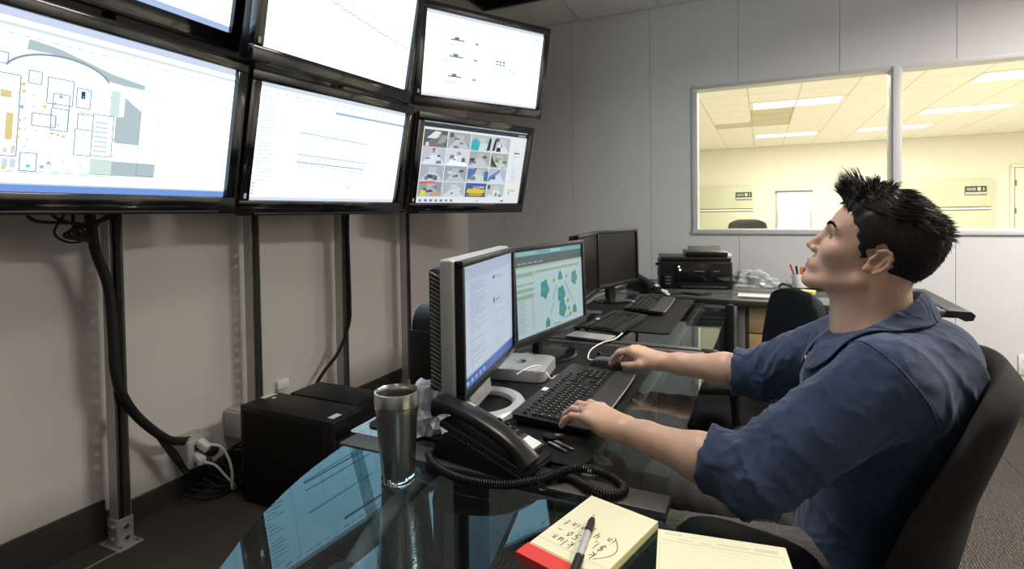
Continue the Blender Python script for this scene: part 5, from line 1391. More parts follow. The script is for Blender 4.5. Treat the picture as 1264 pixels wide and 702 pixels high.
box_part('tag', (-0.52, 3.245, ZD+0.020), (0.04, 0.025, 0.012), 'white_plastic', t, 0.003, rot=rotm(0.3, 0.3, 0.4))
box_part('tag', (-0.50, 3.205, ZD+0.012), (0.03, 0.025, 0.012), 'white_plastic', t, 0.003, rot=rotm(0.1, 0.3, 0.9))
cable('monitor_cable', [(-0.93, 3.02, ZD+0.01), (-0.80, 3.15, ZD+0.03), (-0.74, 3.2, ZD+0.03), (-0.68, 3.22, ZD+0.03)], 0.004, 'thin black cable behind the dark monitor near the far phone')

# things under the near glass
t = thing('power_strip', 'grey power strip with plugs on the carpet under the corner desk', 'power strip', (-0.47, 0.84, 0.0), (0, 0, 0.5))
box_part('body', (0, 0, 0.022), (0.34, 0.055, 0.042), 'grey_plastic', t, 0.006)
for k in range(4): box_part('socket', (-0.12+0.075*k, 0, 0.0435), (0.04, 0.035, 0.002), 'dark_grey', t)
box_part('plug', (0.105, 0, 0.060), (0.045, 0.04, 0.035), 'white_plastic', t, 0.006)
for k, (pts, mm, lab) in enumerate((([(-0.35, 1.02, 0.05), (-0.28, 0.90, 0.02), (-0.42, 0.78, 0.01), (-0.58, 0.86, 0.01), (-0.62, 1.05, 0.05)], 'white_plastic', 'white cable looping on the carpet under the corner desk'),
        ([(-0.75, 1.0, 0.66), (-0.72, 0.96, 0.3), (-0.62, 0.90, 0.03), (-0.48, 0.92, 0.01), (-0.30, 1.10, 0.01)], 'grey_plastic', 'grey cable hanging down under the corner desk glass'),
        ([(-0.60, 0.72, 0.01), (-0.45, 0.66, 0.01), (-0.30, 0.76, 0.01), (-0.20, 0.95, 0.01)], 'rubber', 'black cable on the carpet under the corner desk'))):
    cable('under_desk_cable', pts, 0.005, lab, material=mm)
# ================================================================== OFFICE CHAIRS
def office_chair(label, loc, rz, seat_z=0.46, arm_z=0.66, top_z=0.965, bot_z=0.50, xc=(0.125, 0.170, 0.240), wrap=(0.115, 0.085, 0.045), hw=0.240, cloth='chair_cloth', back='chair_cloth_dark', arms=True, armx=(0.02, 0.27), army=0.27, sq=0.0, thick=0.055):
    """local +x is forward, +y is the sitter's left"""
    root = thing('office_chair', label, 'chair', loc, (0, 0, rz))
    # seat
    b = NB(); n = 40; rings = []
    prof = [(0.0, seat_z), (0.80, seat_z-0.002), (0.95, seat_z-0.015), (1.0, seat_z-0.045), (0.96, seat_z-0.075), (0.0, seat_z-0.085)]
    for r, z in prof:
        row = []
        for k in range(n):
            a = 2*PI*k/n; c_, s_ = math.cos(a), math.sin(a)
            q = (abs(c_)**3.2+abs(s_)**3.2)**(-1/3.2)
            row.append(b.verts.new((0.03+0.245*r*q*c_, 0.245*r*q*s_, z-(0.02*max(0, c_)**2 if r > 0.9 else 0))))
        rings.append(row)
    for a_, c_ in zip(rings, rings[1:]):
        for k in range(n): b.faces.new((a_[k], a_[(k+1) % n], c_[(k+1) % n], c_[k]))
    bmesh.ops.remove_doubles(b, verts=b.verts[:], dist=1e-5)
    obj('seat', b, cloth, root)
    # curved backrest
    b = NB(); NU, NV = 22, 20
    def lerp3(t, v): return t[0]+(t[1]-t[0])*v*2 if v < 0.5 else t[1]+(t[2]-t[1])*(v*2-1)
    def P_(u, v, side):
        # superellipse outline
        uu = u; vv = 2*v-1
        q = max(abs(uu), abs(vv)); 
        wv = hw*(1-0.10*abs(vv)**3)
        cr = (1-abs(vv)**6)**0.5*0.22+0.78*(1-abs(vv)**14)**0.5 if abs(vv) < 1 else 0.0
        y = uu*wv*(0.80+0.20*cr)
        zc_ = (top_z+bot_z)/2; hz = (top_z-bot_z)/2
        z = zc_+vv*hz*(1-0.10*abs(uu)**4)
        x = -lerp3(xc, v)+lerp3(wrap, v)*abs(uu)**2.2
        e = max(abs(uu)**8, abs(vv)**8)
        t = thick*math.sqrt(max(0.0, 1-e*0.98))
        return Vector((x+(t*0.35 if side else -t*0.65), y, z))
    G = []
    for side in (1, 0):
        G.append([[b.verts.new(P_(-1+2*i/NU, j/NV, side)) for j in range(NV+1)] for i in range(NU+1)])
    for s_, g_ in enumerate(G):
        for i in range(NU):
            for j in range(NV):
                f_ = (g_[i][j], g_[i+1][j], g_[i+1][j+1], g_[i][j+1]); b.faces.new(f_ if s_ else tuple(reversed(f_)))
    rim = [(i, 0) for i in range(NU)]+[(NU, j) for j in range(NV)]+[(i, NV) for i in range(NU, 0, -1)]+[(0, j) for j in range(NV, 0, -1)]
    for k in range(len(rim)):
        a_, c_ = rim[k], rim[(k+1) % len(rim)]
        b.faces.new((G[0][a_[0]][a_[1]], G[0][c_[0]][c_[1]], G[1][c_[0]][c_[1]], G[1][a_[0]][a_[1]]))
    bmesh.ops.remove_doubles(b, verts=b.verts[:], dist=1e-5)
    obj('backrest', b, cloth, root, angle=80)
    b = NB(); tube(b, catmull([(-0.10, 0, seat_z-0.10), (-0.20, 0, seat_z-0.07), (-lerp3(xc, 0.15)-0.005, 0, bot_z+0.05)], 6), 0.022, 10); obj('back_support', b, 'black_plastic', root)
    if arms:
        for s_ in (1, -1):
            b = NB(); x0, x1 = armx; n = 14; rows = []
            for k in range(n+1):
                q = k/n; x = x0+(x1-x0)*q; ew = math.sqrt(max(0.02, 1-abs(2*q-1)**4))
                row = []
                for m2 in range(14):
                    a = 2*PI*m2/14; c_, s2 = math.cos(a), math.sin(a)
                    row.append(b.verts.new((x, s_*(army-0.02*q)+0.048*ew*math.copysign(abs(c_)**0.7, c_), arm_z-0.020-0.012*abs(2*q-1)**3+0.020*ew*math.copysign(abs(s2)**0.7, s2))))
                rows.append(row)
            for a_, c_ in zip(rows, rows[1:]):
                for m2 in range(14): b.faces.new((a_[m2], a_[(m2+1) % 14], c_[(m2+1) % 14], c_[m2]))
            b.faces.new(list(reversed(rows[0]))); b.faces.new(rows[-1])
            obj('armrest', b, 'black_plastic', root)
            b = NB(); xm = (x0+x1)/2-0.02
            tube(b, catmull([(xm, s_*army, arm_z-0.035), (xm-0.01, s_*army, arm_z-0.13), (xm-0.02, s_*(army-0.02), seat_z-0.04), (xm-0.02, s_*0.16, seat_z-0.10), (xm-0.02, s_*0.06, seat_z-0.10)], 5), 0.018, 10); obj('arm_post', b, 'black_plastic', root)
    b = NB(); bx(b, (0.0, 0, seat_z-0.105), (0.20, 0.16, 0.04), 0.008, 2); obj('tilt_mechanism', b, 'black_matte', root)
    b = NB(); lathe(b, [(0.028, 0.09), (0.028, 0.24), (0.018, 0.245), (0.018, seat_z-0.12)], 20, None, True); obj('gas_column', b, 'black_satin', root)
    for k in range(5):
        a = 2*PI*k/5+0.5; c_, s_ = math.cos(a), math.sin(a)
        b = NB(); tube(b, [(0.0, 0, 0.11), (0.10*c_, 0.10*s_, 0.10), (0.29*c_, 0.29*s_, 0.075)], [0.030, 0.024, 0.015], 8); obj('base_leg', b, 'black_plastic', root)
        b = NB()
        for q in (-1, 1):
            o_ = Vector((0.29*c_, 0.29*s_, 0.028)); d_ = Vector((-s_, c_, 0))
            cyl(b, o_+d_*q*0.006, o_+d_*q*0.024, 0.027, seg=14)
        cyl(b, (0.29*c_, 0.29*s_, 0.03), (0.29*c_, 0.29*s_, 0.075), 0.008, seg=8)
        obj('caster', b, 'rubber', root)
    return root
office_chair('grey upholstered office chair that the man sits in', (0.150, 1.265, 0), math.radians(173))
office_chair('empty black office chair in front of the maple drawer cabinet', (-0.06, 2.40, 0), math.radians(199), seat_z=0.46, arm_z=0.60, top_z=0.900, bot_z=0.47, xc=(0.20, 0.215, 0.225), wrap=(0.07, 0.06, 0.04), hw=0.245, cloth='chair_cloth_dark', army=0.26)
office_chair('dark office chair standing in the bright room behind the window', (-0.18, 8.05, 0), math.radians(-90), seat_z=0.50, arm_z=0.72, top_z=1.095, bot_z=0.56, xc=(0.20, 0.22, 0.24), wrap=(0.05, 0.05, 0.03), hw=0.26, cloth='dark_grey', arms=False)
# ================================================================== THE MAN
# signed-distance modelling with a sparse surface-nets mesher
def V3(*a): return np.array(a, dtype=float)
def s_cap(a, b, ra, rb):
    a, b = np.array(a, float), np.array(b, float); ab = b-a; L2 = ab@ab
    def f(P):
        t = np.clip(((P-a)@ab)/L2, 0, 1)
        return np.linalg.norm(P-a-t[:, None]*ab, axis=1)-(ra+(rb-ra)*t)
    return f
def s_ell(c, r, B=None):
    c, r = np.array(c, float), np.array(r, float)
    def f(P):
        q = P-c
        if B is not None: q = q@B
        k0 = np.linalg.norm(q/r, axis=1); k1 = np.linalg.norm(q/(r*r), axis=1)+1e-9
        return np.where(k0 < 1e-6, -r.min(), k0*(k0-1)/k1)
    return f
def s_plane(p, n):
    p, n = np.array(p, float), np.array(n, float); n = n/np.linalg.norm(n)
    return lambda P: (P-p)@n
def local(O, B, f): return lambda P: f((P-O)@B)      # B columns = local axes in world

class SDF:
    def __init__(s): s.ops = []
    def add(s, f, k=0.01): s.ops.append(('u', f, k)); return s
    def sub(s, f, k=0.01): s.ops.append(('s', f, k)); return s
    def cut(s, f, k=0.002, where=None): s.ops.append(('i', f, k)); return s
    def disp(s, f): s.ops.append(('d', f, 0)); return s
    def ev(s, P, act=None):
        d = np.full(len(P), 1.0)
        for n, (o, f, k) in enumerate(s.ops):
            if act is not None and not act[n]: continue
            if o == 'd': d = d+f(P); continue
            e = f(P)
            if o == 'u':
                h = np.clip(0.5+0.5*(d-e)/k, 0, 1); d = d*(1-h)+e*h-k*h*(1-h)
            elif o == 's':
                e = -e; h = np.clip(0.5-0.5*(d-e)/k, 0, 1); d = d*(1-h)+e*h+k*h*(1-h)
            else:
                h = np.clip(0.5-0.5*(d-e)/k, 0, 1); d = d*(1-h)+e*h+k*h*(1-h)
        return d

def nets(sdf, lo, hi, h, blk=12):
    lo, hi = np.array(lo, float), np.array(hi, float)
    nb = np.ceil((hi-lo)/(h*blk)).astype(int)
    gi = np.stack(np.meshgrid(*[np.arange(n) for n in nb], indexing='ij'), -1).reshape(-1, 3)
    cen = lo+(gi+0.5)*h*blk; R = h*blk*0.87
    act = []
    for o, f, k in sdf.ops:
        if o in 'us': act.append(f(cen) < R*1.5+k*2.0+0.015)
        else: act.append(np.ones(len(cen), bool))
    act = np.array(act)
    isu = np.array([o == 'u' for o, _, _ in sdf.ops])
    keep = act[isu].any(0)
    # coarse reject: evaluate centres
    dc = sdf.ev(cen)
    keep &= np.abs(dc) < R*2.0+0.020
    off = np.stack(np.meshgrid(*[np.arange(blk+1)]*3, indexing='ij'), -1).reshape(-1, 3)
    N = nb*blk+2; key = lambda c: (c[:, 0]*N[1]+c[:, 1])*N[2]+c[:, 2]
    cc = np.array([(i, j, k) for i in (0, 1) for j in (0, 1) for k in (0, 1)])
    edges = [(a, b) for a in range(8) for b in range(a+1, 8) if np.abs(cc[a]-cc[b]).sum() == 1]
    CK, CP, EK = [], [], [[], [], []]
    for bi in np.nonzero(keep)[0]:
        base = gi[bi]*blk
        P = lo+(base+off)*h
        d = sdf.ev(P, act[:, bi]).reshape((blk+1,)*3)
        ins = d < 0
        if ins.all() or not ins.any(): continue
        cnt = sum(ins[i:i+blk, j:j+blk, k:k+blk].astype(int) for i, j, k in cc)
        ix = np.argwhere((cnt > 0) & (cnt < 8))
        vals = np.stack([d[ix[:, 0]+i, ix[:, 1]+j, ix[:, 2]+k] for i, j, k in cc], 1)
        acc = np.zeros((len(ix), 3)); n = np.zeros(len(ix))
        for a, b in edges:
            va, vb = vals[:, a], vals[:, b]; mk = (va < 0) != (vb < 0)
            t = np.where(mk, va/np.where(mk, va-vb, 1), 0)
            acc += np.where(mk[:, None], cc[a]+t[:, None]*(cc[b]-cc[a]), 0); n += mk
        CK.append(key(ix+base)); CP.append(lo+(ix+base+acc/n[:, None])*h)
        for ax in range(3):
            e = np.eye(3, dtype=int)[ax]
            A = ins[:blk, :blk, :blk]; Bq = ins[e[0]:blk+e[0], e[1]:blk+e[1], e[2]:blk+e[2]]
            m_ = A != Bq
            q = np.argwhere(m_)
            EK[ax].append(np.concatenate([q+base, A[m_][:, None].astype(int)], 1))
    CK = np.concatenate(CK); CP = np.concatenate(CP)
    o = np.argsort(CK); CK, CP = CK[o], CP[o]
    F = []
    for ax in range(3):
        E = np.concatenate(EK[ax]); c, sg = E[:, :3], E[:, 3]
        u, v = (ax+1) % 3, (ax+2) % 3
        eu, evv = np.eye(3, dtype=int)[u], np.eye(3, dtype=int)[v]
        q = [c, c-eu, c-eu-evv, c-evv]
        idx = []; ok = np.ones(len(c), bool)
        for w_ in q:
            kk = key(w_); p = np.clip(np.searchsorted(CK, kk), 0, len(CK)-1); ok &= (CK[p] == kk) & (w_ >= 0).all(1); idx.append(p)
        idx = np.stack(idx, 1)
        idx[sg == 0] = idx[sg == 0][:, ::-1]
        F.append(idx[ok])
    return CP, np.concatenate(F)

def np_mesh(name, Vv, F, material, parent, colors=None, smooth_iter=0):
    me = bpy.data.meshes.new(name)
    me.vertices.add(len(Vv)); me.vertices.foreach_set('co', Vv.astype(np.float32).ravel())
    me.loops.add(len(F)*4); me.loops.foreach_set('vertex_index', F.astype(np.int32).ravel())
    me.polygons.add(len(F)); me.polygons.foreach_set('loop_start', np.arange(0, len(F)*4, 4, dtype=np.int32))
    me.update(calc_edges=True); me.validate()
    if colors is not None:
        a = me.color_attributes.new('Col', 'FLOAT_COLOR', 'POINT'); a.data.foreach_set('color', np.concatenate([colors, np.ones((len(colors), 1))], 1).astype(np.float32).ravel())
    o = link(name, me, material, parent, True, angle=180)
    return o
def relax(Vv, F, it=2, lam=0.5, mask=None):
    E = np.concatenate([F[:, [0, 1]], F[:, [1, 2]], F[:, [2, 3]], F[:, [3, 0]]]); E = np.concatenate([E, E[:, ::-1]])
    for _ in range(it):
        s = np.zeros_like(Vv); n = np.bincount(E[:, 0], minlength=len(Vv)).astype(float)
        for k in range(3): s[:, k] = np.bincount(E[:, 0], weights=Vv[E[:, 1], k], minlength=len(Vv))
        m_ = s/np.maximum(n, 1)[:, None]; w_ = lam if mask is None else (lam*mask)[:, None]
        Vv = Vv+(m_-Vv)*w_
    return Vv

# ---- frames and joints
HP = math.radians(24.5); HS = 0.93
fx, fy_ = -0.990, 0.140
F_ = V3(fx*math.cos(HP), fy_*math.cos(HP), math.sin(HP)); L_ = V3(-fy_, fx, 0)*1.0
L_ = V3(-0.140, -0.990, 0.0); F_ /= np.linalg.norm(F_); U_ = np.cross(F_, L_); 
if U_[2] < 0: U_ = -U_
HB = np.stack([F_, L_, U_], 1)              # columns: forward, his left, up
HO = V3(0.192, 1.240, 1.136)
def hl(f): return lambda P: HS*f(((P-HO)@HB)/HS)
def hp(f, s, u): return HO+HB@V3(f, s, u)*HS
SHL, SHR = V3(0.195, 1.085, 0.935), V3(0.205, 1.415, 0.930)
ELL, ELR = V3(-0.020, 1.000, 0.778), V3(0.000, 1.555, 0.802)
WRL, WRR = V3(-0.252, 1.068, 0.796), V3(-0.264, 1.580, 0.800)
NB0 = V3(0.222, 1.245, 0.985)

body = SDF()
# torso core under the shirt
body.add(s_ell((0.215, 1.245, 0.86), (0.095, 0.140, 0.15)), 0.02)
body.add(s_ell((0.185, 1.245, 0.66), (0.085, 0.135, 0.19)), 0.05)
body.add(s_cap(NB0+V3(0.01, 0, -0.02), SHL, 0.05, 0.05), 0.04); body.add(s_cap(NB0+V3(0.01, 0, -0.02), SHR, 0.05, 0.05), 0.04)
body.add(s_cap(SHL, ELL, 0.050, 0.040), 0.03); body.add(s_cap(SHR, ELR, 0.050, 0.040), 0.03)
for E_, W_r in ((ELL, WRL), (ELR, WRR)):
    mid = E_+(W_r-E_)*0.35; lo_ = E_+(W_r-E_)*0.80
    body.add(s_cap(E_, mid, 0.040, 0.0415), 0.02); body.add(s_cap(mid, lo_, 0.0415, 0.0285), 0.02); body.add(s_cap(lo_, W_r, 0.0285, 0.0265), 0.015)
# neck and head
body.add(s_cap(V3(0.205, 1.245, 0.985), hp(-0.026, 0, -0.035), 0.060, 0.055), 0.04)
body.add(s_cap(V3(0.160, 1.24, 1.000), hp(0.014, 0, -0.062), 0.036, 0.034), 0.03)      # throat
body.add(hl(s_ell((-0.004, 0, 0.043), (0.097, 0.075, 0.085))), 0.02)
body.add(hl(s_ell((0.040, 0, -0.012), (0.055, 0.058, 0.086))), 0.018)
body.add(hl(s_ell((0.062, 0, 0.050), (0.030, 0.052, 0.045))), 0.020)
for s in (-1, 1):
    body.add(hl(s_cap((0.004, s*0.050, -0.050), (0.074, s*0.016, -0.090), 0.017, 0.015)), 0.014)
    body.add(hl(s_ell((0.064, s*0.043, -0.014), (0.022, 0.020, 0.020))), 0.018)
    body.add(hl(s_cap((0.078, s*0.042, 0.031), (0.0885, s*0.010, 0.030), 0.0095, 0.010)), 0.012)
body.add(hl(s_ell((0.083, 0, -0.090), (0.0155, 0.020, 0.0165))), 0.014)
body.add(hl(s_ell((0.082, 0, -0.056), (0.019, 0.027, 0.022))), 0.012)
for s in (-1, 1):
    body.sub(hl(s_ell((0.096, s*0.031, 0.014), (0.017, 0.0185, 0.0125))), 0.012)
    body.add(hl(s_ell((0.0725, s*0.031, 0.0145), (0.0142, 0.0150, 0.0138))), 0.004)
    body.sub(hl(s_ell((0.0850, s*0.0325, 0.0135), (0.0105, 0.0138, 0.0052))), 0.0015)
# nose
body.add(hl(s_cap((0.0885, 0, 0.026), (0.1075, 0, -0.012), 0.0072, 0.0092)), 0.010)
body.add(hl(s_ell((0.1090, 0, -0.0205), (0.0115, 0.0105, 0.0095))), 0.007)
for s in (-1, 1):
    body.add(hl(s_ell((0.1000, s*0.0125, -0.0255), (0.0095, 0.0065, 0.0075))), 0.006)
    body.sub(hl(s_ell((0.1055, s*0.0065, -0.0320), (0.0048, 0.0032, 0.0035))), 0.002)
# lips
for s in (-1, 1):
    body.add(hl(s_cap((0.0905, s*0.0215, -0.0560), (0.1000, s*0.004, -0.0515), 0.0028, 0.0048)), 0.004)
    body.add(hl(s_cap((0.0900, s*0.0200, -0.0585), (0.0970, s*0.0, -0.0632), 0.0030, 0.0058)), 0.004)
body.sub(hl(s_cap((0.1045, -0.012, -0.0572), (0.1045, 0.012, -0.0572), 0.0024, 0.0024)), 0.003)
# ears
for s in (-1, 1):
    eb = np.array([[0.94, 0, -0.34], [0, 1, 0], [0.34, 0, 0.94]]).T      # leaned back
    EC = V3(-0.010, s*0.0775, 0.004)
    def el(f, EC=EC, eb=eb): return hl(lambda P: 0.84*f(((P-EC)@eb.T)/0.84))
    body.add(el(s_ell((0, s*0.004, 0), (0.0185, 0.0075, 0.031))), 0.006)
    arc_ = [(0.020*math.sin(a)*-1.0, s*(0.0085+0.003*math.sin(a)), 0.032*math.cos(a)) for a in [math.radians(q) for q in range(-55, 176, 33)]]
    for p, q in zip(arc_, arc_[1:]): body.add(el(s_cap(p, q, 0.0044, 0.0044)), 0.0025)
    body.sub(el(s_ell((0.001, s*0.0150, 0.003), (0.0125, 0.0115, 0.0200))), 0.0025)
    body.add(el(s_cap((-0.009, s*0.009, -0.014), (-0.006, s*0.0095, 0.018), 0.0028, 0.0028)), 0.003)
    body.add(el(s_ell((0.004, s*0.006, -0.027), (0.0095, 0.006, 0.010))), 0.004)
    body.add(el(s_ell((0.0135, s*0.006, -0.004), (0.0045, 0.005, 0.008))), 0.003)

HAND_INFO = {}
def add_hand(W_, D, thumb_sign, curls, spread, thumb, tag_, roll=0.0, nrm=(0, 0, 1)):
    """W wrist, D forward; thumb_sign +1 when the thumb is on the right of forward"""
    D = np.array(D, float); D /= np.linalg.norm(D)
    n = np.array(nrm, float); n = n-D*(n@D); n /= np.linalg.norm(n)
    s = np.cross(D, n)*thumb_sign
    n2 = n*math.cos(roll)+s*math.sin(roll); s2 = s*math.cos(roll)-n*math.sin(roll); n, s = n2, s2
    def p(f, a, u): return W_+D*f+s*a+n*u
    kn = [(0.086, 0.027, 0.009), (0.091, 0.0075, 0.0115), (0.086, -0.0125, 0.0095), (0.077, -0.0310, 0.004)]
    ln = [(0.043, 0.026, 0.021), (0.047, 0.029, 0.022), (0.044, 0.027, 0.022), (0.034, 0.020, 0.019)]
    rd = [(0.0098, 0.0088, 0.0078), (0.0100, 0.0090, 0.0079), (0.0096, 0.0086, 0.0076), (0.0086, 0.0076, 0.0068)]
    tips = []
    for i in range(4):
        k = p(*kn[i])
        body.add(s_cap(p(0.004, kn[i][1]*0.50, 0.0), k-n*0.002, 0.0190, 0.0125), 0.013)
        body.add(s_ell(k+n*0.0015, (0.0105, 0.0105, 0.0095)), 0.006)
        ang = 0; q = k; sp = spread[i]
        dirh = D*math.cos(sp)+s*math.sin(sp); seg = []
        for j in range(3):
            ang += math.radians(curls[i][j])
            e = q+(dirh*math.cos(ang)-n*math.sin(ang))*ln[i][j]
            body.add(s_cap(q, e, rd[i][j], rd[i][min(j+1, 2)]*0.98), 0.0035)
            seg.append((q, e)); q = e
        tips.append((seg, dirh, ang, n))
    # thumb
    (tb, t1, t2, t3) = [p(*q) for q in thumb]
    body.add(s_cap(tb, t1, 0.0165, 0.0130), 0.014); body.add(s_cap(t1, t2, 0.0122, 0.0105), 0.005); body.add(s_cap(t2, t3, 0.0104, 0.0086), 0.004)
    body.add(s_ell(p(0.035, -0.020, -0.008), (0.03, 0.018, 0.014), np.stack([D, s, n], 1)), 0.012)
    HAND_INFO[tag_] = dict(tips=tips, D=D, n=n, s=s, thumb=(t2, t3))
add_hand(WRL, (-0.885, 0.45, 0.055), +1, [(8, 30, 26), (10, 32, 26), (10, 32, 26), (8, 28, 24)], (0.20, 0.05, -0.09, -0.24),
         [(0.018, 0.022, -0.006), (0.048, 0.043, -0.012), (0.076, 0.054, -0.016), (0.098, 0.052, -0.020)], 'left')
add_hand(WRR, (-0.92, 0.34, 0.13), -1, [(22, 34, 16), (26, 34, 16), (30, 36, 22), (30, 36, 24)], (0.10, 0.02, -0.06, -0.14),
         [(0.016, 0.020, -0.006), (0.044, 0.040, -0.016), (0.072, 0.047, -0.026), (0.098, 0.040, -0.034)], 'right')

CPb, Fb = nets(body, (-0.50, 0.90, 0.44), (0.42, 1.74, 1.30), 0.0025)
CPb = relax(CPb, Fb, 1, 0.4)
# skin colour: lips, nails and ear warmth are the skin's own colours
col = np.tile(V3(0.60, 0.385, 0.285), (len(CPb), 1))
loc_ = (CPb-HO)@HB/HS
def blend(mask, c): 
    global col
    col = col*(1-mask[:, None])+np.array(c)[None]*mask[:, None]
lipm = np.exp(-(((loc_[:, 2]+0.0575)/0.0085)**4))*np.exp(-((loc_[:, 1]/0.021)**6))*(loc_[:, 0] > 0.086)
blend(np.clip(lipm, 0, 1)*0.8, (0.44, 0.17, 0.15))
chk = np.exp(-(((loc_[:, 0]-0.07)/0.03)**2+((np.abs(loc_[:, 1])-0.045)/0.02)**2+((loc_[:, 2]+0.012)/0.025)**2)); blend(chk*0.25, (0.52, 0.26, 0.20))
earm = (np.abs(loc_[:, 1]) > 0.075)*np.exp(-((loc_[:, 0]+0.01)/0.03)**4)*np.exp(-((loc_[:, 2])/0.04)**4); blend(earm*0.45, (0.55, 0.26, 0.19))
stub = np.exp(-(((loc_[:, 2]-0.03)/0.05)**2))*(loc_[:, 0] < 0.03)*(np.abs(loc_[:, 1]) > 0.05)*(loc_[:, 2] > -0.01); blend(np.clip(stub, 0, 1)*0.35, (0.12, 0.09, 0.075))
for hI in HAND_INFO.values():
    for seg, dirh, ang, n in hI['tips']:
        a_, e_ = seg[2]; fd = (e_-a_)/np.linalg.norm(e_-a_); nn = n*math.cos(ang)+dirh*math.sin(ang)
        q = CPb-(e_-fd*0.004+nn*0.006); blend(np.clip(1.4-np.linalg.norm(q, axis=1)/0.0055, 0, 1)*0.55, (0.60, 0.36, 0.30))
        for (a2, b2) in seg[:2]:
            q = np.linalg.norm(CPb-(b2+n*0.006), axis=1); blend(np.clip(1-q/0.010, 0, 1)*0.22, (0.46, 0.22, 0.16))

Ms = bpy.data.materials.new('skin_tone'); Ms.use_nodes = True
N_ = Ms.node_tree.nodes; Lk = Ms.node_tree.links; pb_ = N_['Principled BSDF']
at_ = N_.new('ShaderNodeAttribute'); at_.attribute_name = 'Col'
nz = N_.new('ShaderNodeTexNoise'); nz.inputs['Scale'].default_value = 55; nz.inputs['Detail'].default_value = 6
tc_ = N_.new('ShaderNodeTexCoord'); Lk.new(tc_.outputs['Object'], nz.inputs['Vector'])
mr = N_.new('ShaderNodeMapRange'); mr.inputs['To Min'].default_value = 0.86; mr.inputs['To Max'].default_value = 1.12; Lk.new(nz.outputs['Fac'], mr.inputs['Value'])
mm_ = N_.new('ShaderNodeMix'); mm_.data_type = 'RGBA'; mm_.blend_type = 'MULTIPLY'; mm_.inputs['Factor'].default_value = 1
Lk.new(at_.outputs['Color'], mm_.inputs['A']); Lk.new(mr.outputs['Result'], mm_.inputs['B']); Lk.new(mm_.outputs['Result'], pb_.inputs['Base Color'])
pb_.inputs['Roughness'].default_value = 0.46; pb_.inputs['Specular IOR Level'].default_value = 0.4
pb_.inputs['Subsurface Weight'].default_value = 0.18; pb_.inputs['Subsurface Radius'].default_value = (0.010, 0.004, 0.002); pb_.inputs['Subsurface Scale'].default_value = 0.6
n2_ = N_.new('ShaderNodeTexNoise'); n2_.inputs['Scale'].default_value = 700; Lk.new(tc_.outputs['Object'], n2_.inputs['Vector'])
bp_ = N_.new('ShaderNodeBump'); bp_.inputs['Strength'].default_value = 0.12; bp_.inputs['Distance'].default_value = 0.001; Lk.new(n2_.outputs['Fac'], bp_.inputs['Height']); Lk.new(bp_.outputs['Normal'], pb_.inputs['Normal'])
MATS['skin_tone'] = Ms
man = np_mesh('person', CPb, Fb, 'skin_tone', None, col)
tag(man, 'seated man in a blue denim shirt looking up at the screens, typing', 'person')

# eyes
mat('eye_white', (0.36, 0.34, 0.33), 0.12, spec=0.6, var=0.02); mat('iris', (0.03, 0.018, 0.012), 0.1, spec=0.7)
for s in (-1, 1):
    c_ = Vector(hp(0.0725, s*0.031, 0.0140))
    b = NB(); bmesh.ops.create_uvsphere(b, u_segments=24, v_segments=16, radius=0.0122*HS); bmesh.ops.translate(b, vec=c_, verts=b.verts[:]); e_ = obj('eyeball', b, 'eye_white', man)
    g = Vector(F_*0.985+U_*0.10-L_*0.02*s).normalized()
    b = NB(); lathe(b, [(0.0, 0.01255*HS), (0.003*HS, 0.0124*HS), (0.0068*HS, 0.0105*HS)], 20, Matrix.Translation(c_) @ g.to_track_quat('Z', 'Y').to_matrix().to_4x4()); obj('iris', b, 'iris', e_)

for s in (-1, 1):
    for nm, du, rr_ in (('eyelashes', 0.0050, 0.0009), ('lower_lid_line', -0.0048, 0.0004)):
        pts = []
        for k in range(9):
            q = -1+2*k/8; s0 = 0.0315+0.0125*q; u0 = 0.0140+du*math.sqrt(max(0.0, 1-q*q*0.92)); dd = ((s0-0.031)/0.0142)**2+((u0-0.0140)/0.0142)**2
            pts.append(Vector(hp(0.0725+0.0146*math.sqrt(max(0.05, 1-dd)), s*s0, u0)))
        b = NB(); tube(b, pts, [rr_*(0.4+0.6*math.sin(PI*(k+0.6)/9.2)) for k in range(9)], 6); obj(nm, b, 'iris', man)
# ---- hair
Mh = mat('hair', (0.009, 0.007, 0.006), 0.52, spec=0.3, var=0.3, vscale=120)
def poly_sd(f, u, poly):
    d = np.full(len(f), 1e9); ins = np.zeros(len(f), bool); n = len(poly)
    for i in range(n):
        ax, ay = poly[i]; bx_, by_ = poly[(i+1) % n]
        ex, ey = bx_-ax, by_-ay; wx, wy = f-ax, u-ay
        t = np.clip((wx*ex+wy*ey)/(ex*ex+ey*ey), 0, 1)
        d = np.minimum(d, (wx-ex*t)**2+(wy-ey*t)**2)
        c1 = (ay <= u) & (by_ > u); c2 = (by_ <= u) & (ay > u); cr = ex*wy-ey*wx
        ins ^= (c1 & (cr > 0)) | (c2 & (cr < 0))
    return np.where(ins, -1, 1)*np.sqrt(d)
HPOLY = [(0.125, 0.115), (0.090, 0.086), (0.064, 0.066), (0.046, 0.042), (0.030, 0.012), (0.018, -0.012), (0.012, 0.010), (0.006, 0.034), (-0.014, 0.042), (-0.030, 0.020), (-0.034, -0.020), (-0.050, -0.066), (-0.13, -0.075), (-0.14, 0.2), (0.12, 0.2)]
def wob(P, s=1.0):
    return (np.sin(P[:, 0]*210*s+3*np.sin(P[:, 1]*130*s))+np.sin(P[:, 1]*240*s+2*np.sin(P[:, 2]*170*s))+np.sin(P[:, 2]*190*s+P[:, 0]*120*s))/3
cap_ = SDF()
cap_.add(hl(s_ell((-0.006, 0, 0.044), (0.1015, 0.0795, 0.0900))), 0.01)
cap_.add(hl(s_ell((0.018, 0, 0.090), (0.080, 0.060, 0.060))), 0.020)
cap_.add(hl(s_ell((-0.050, 0, 0.080), (0.052, 0.060, 0.050))), 0.020)
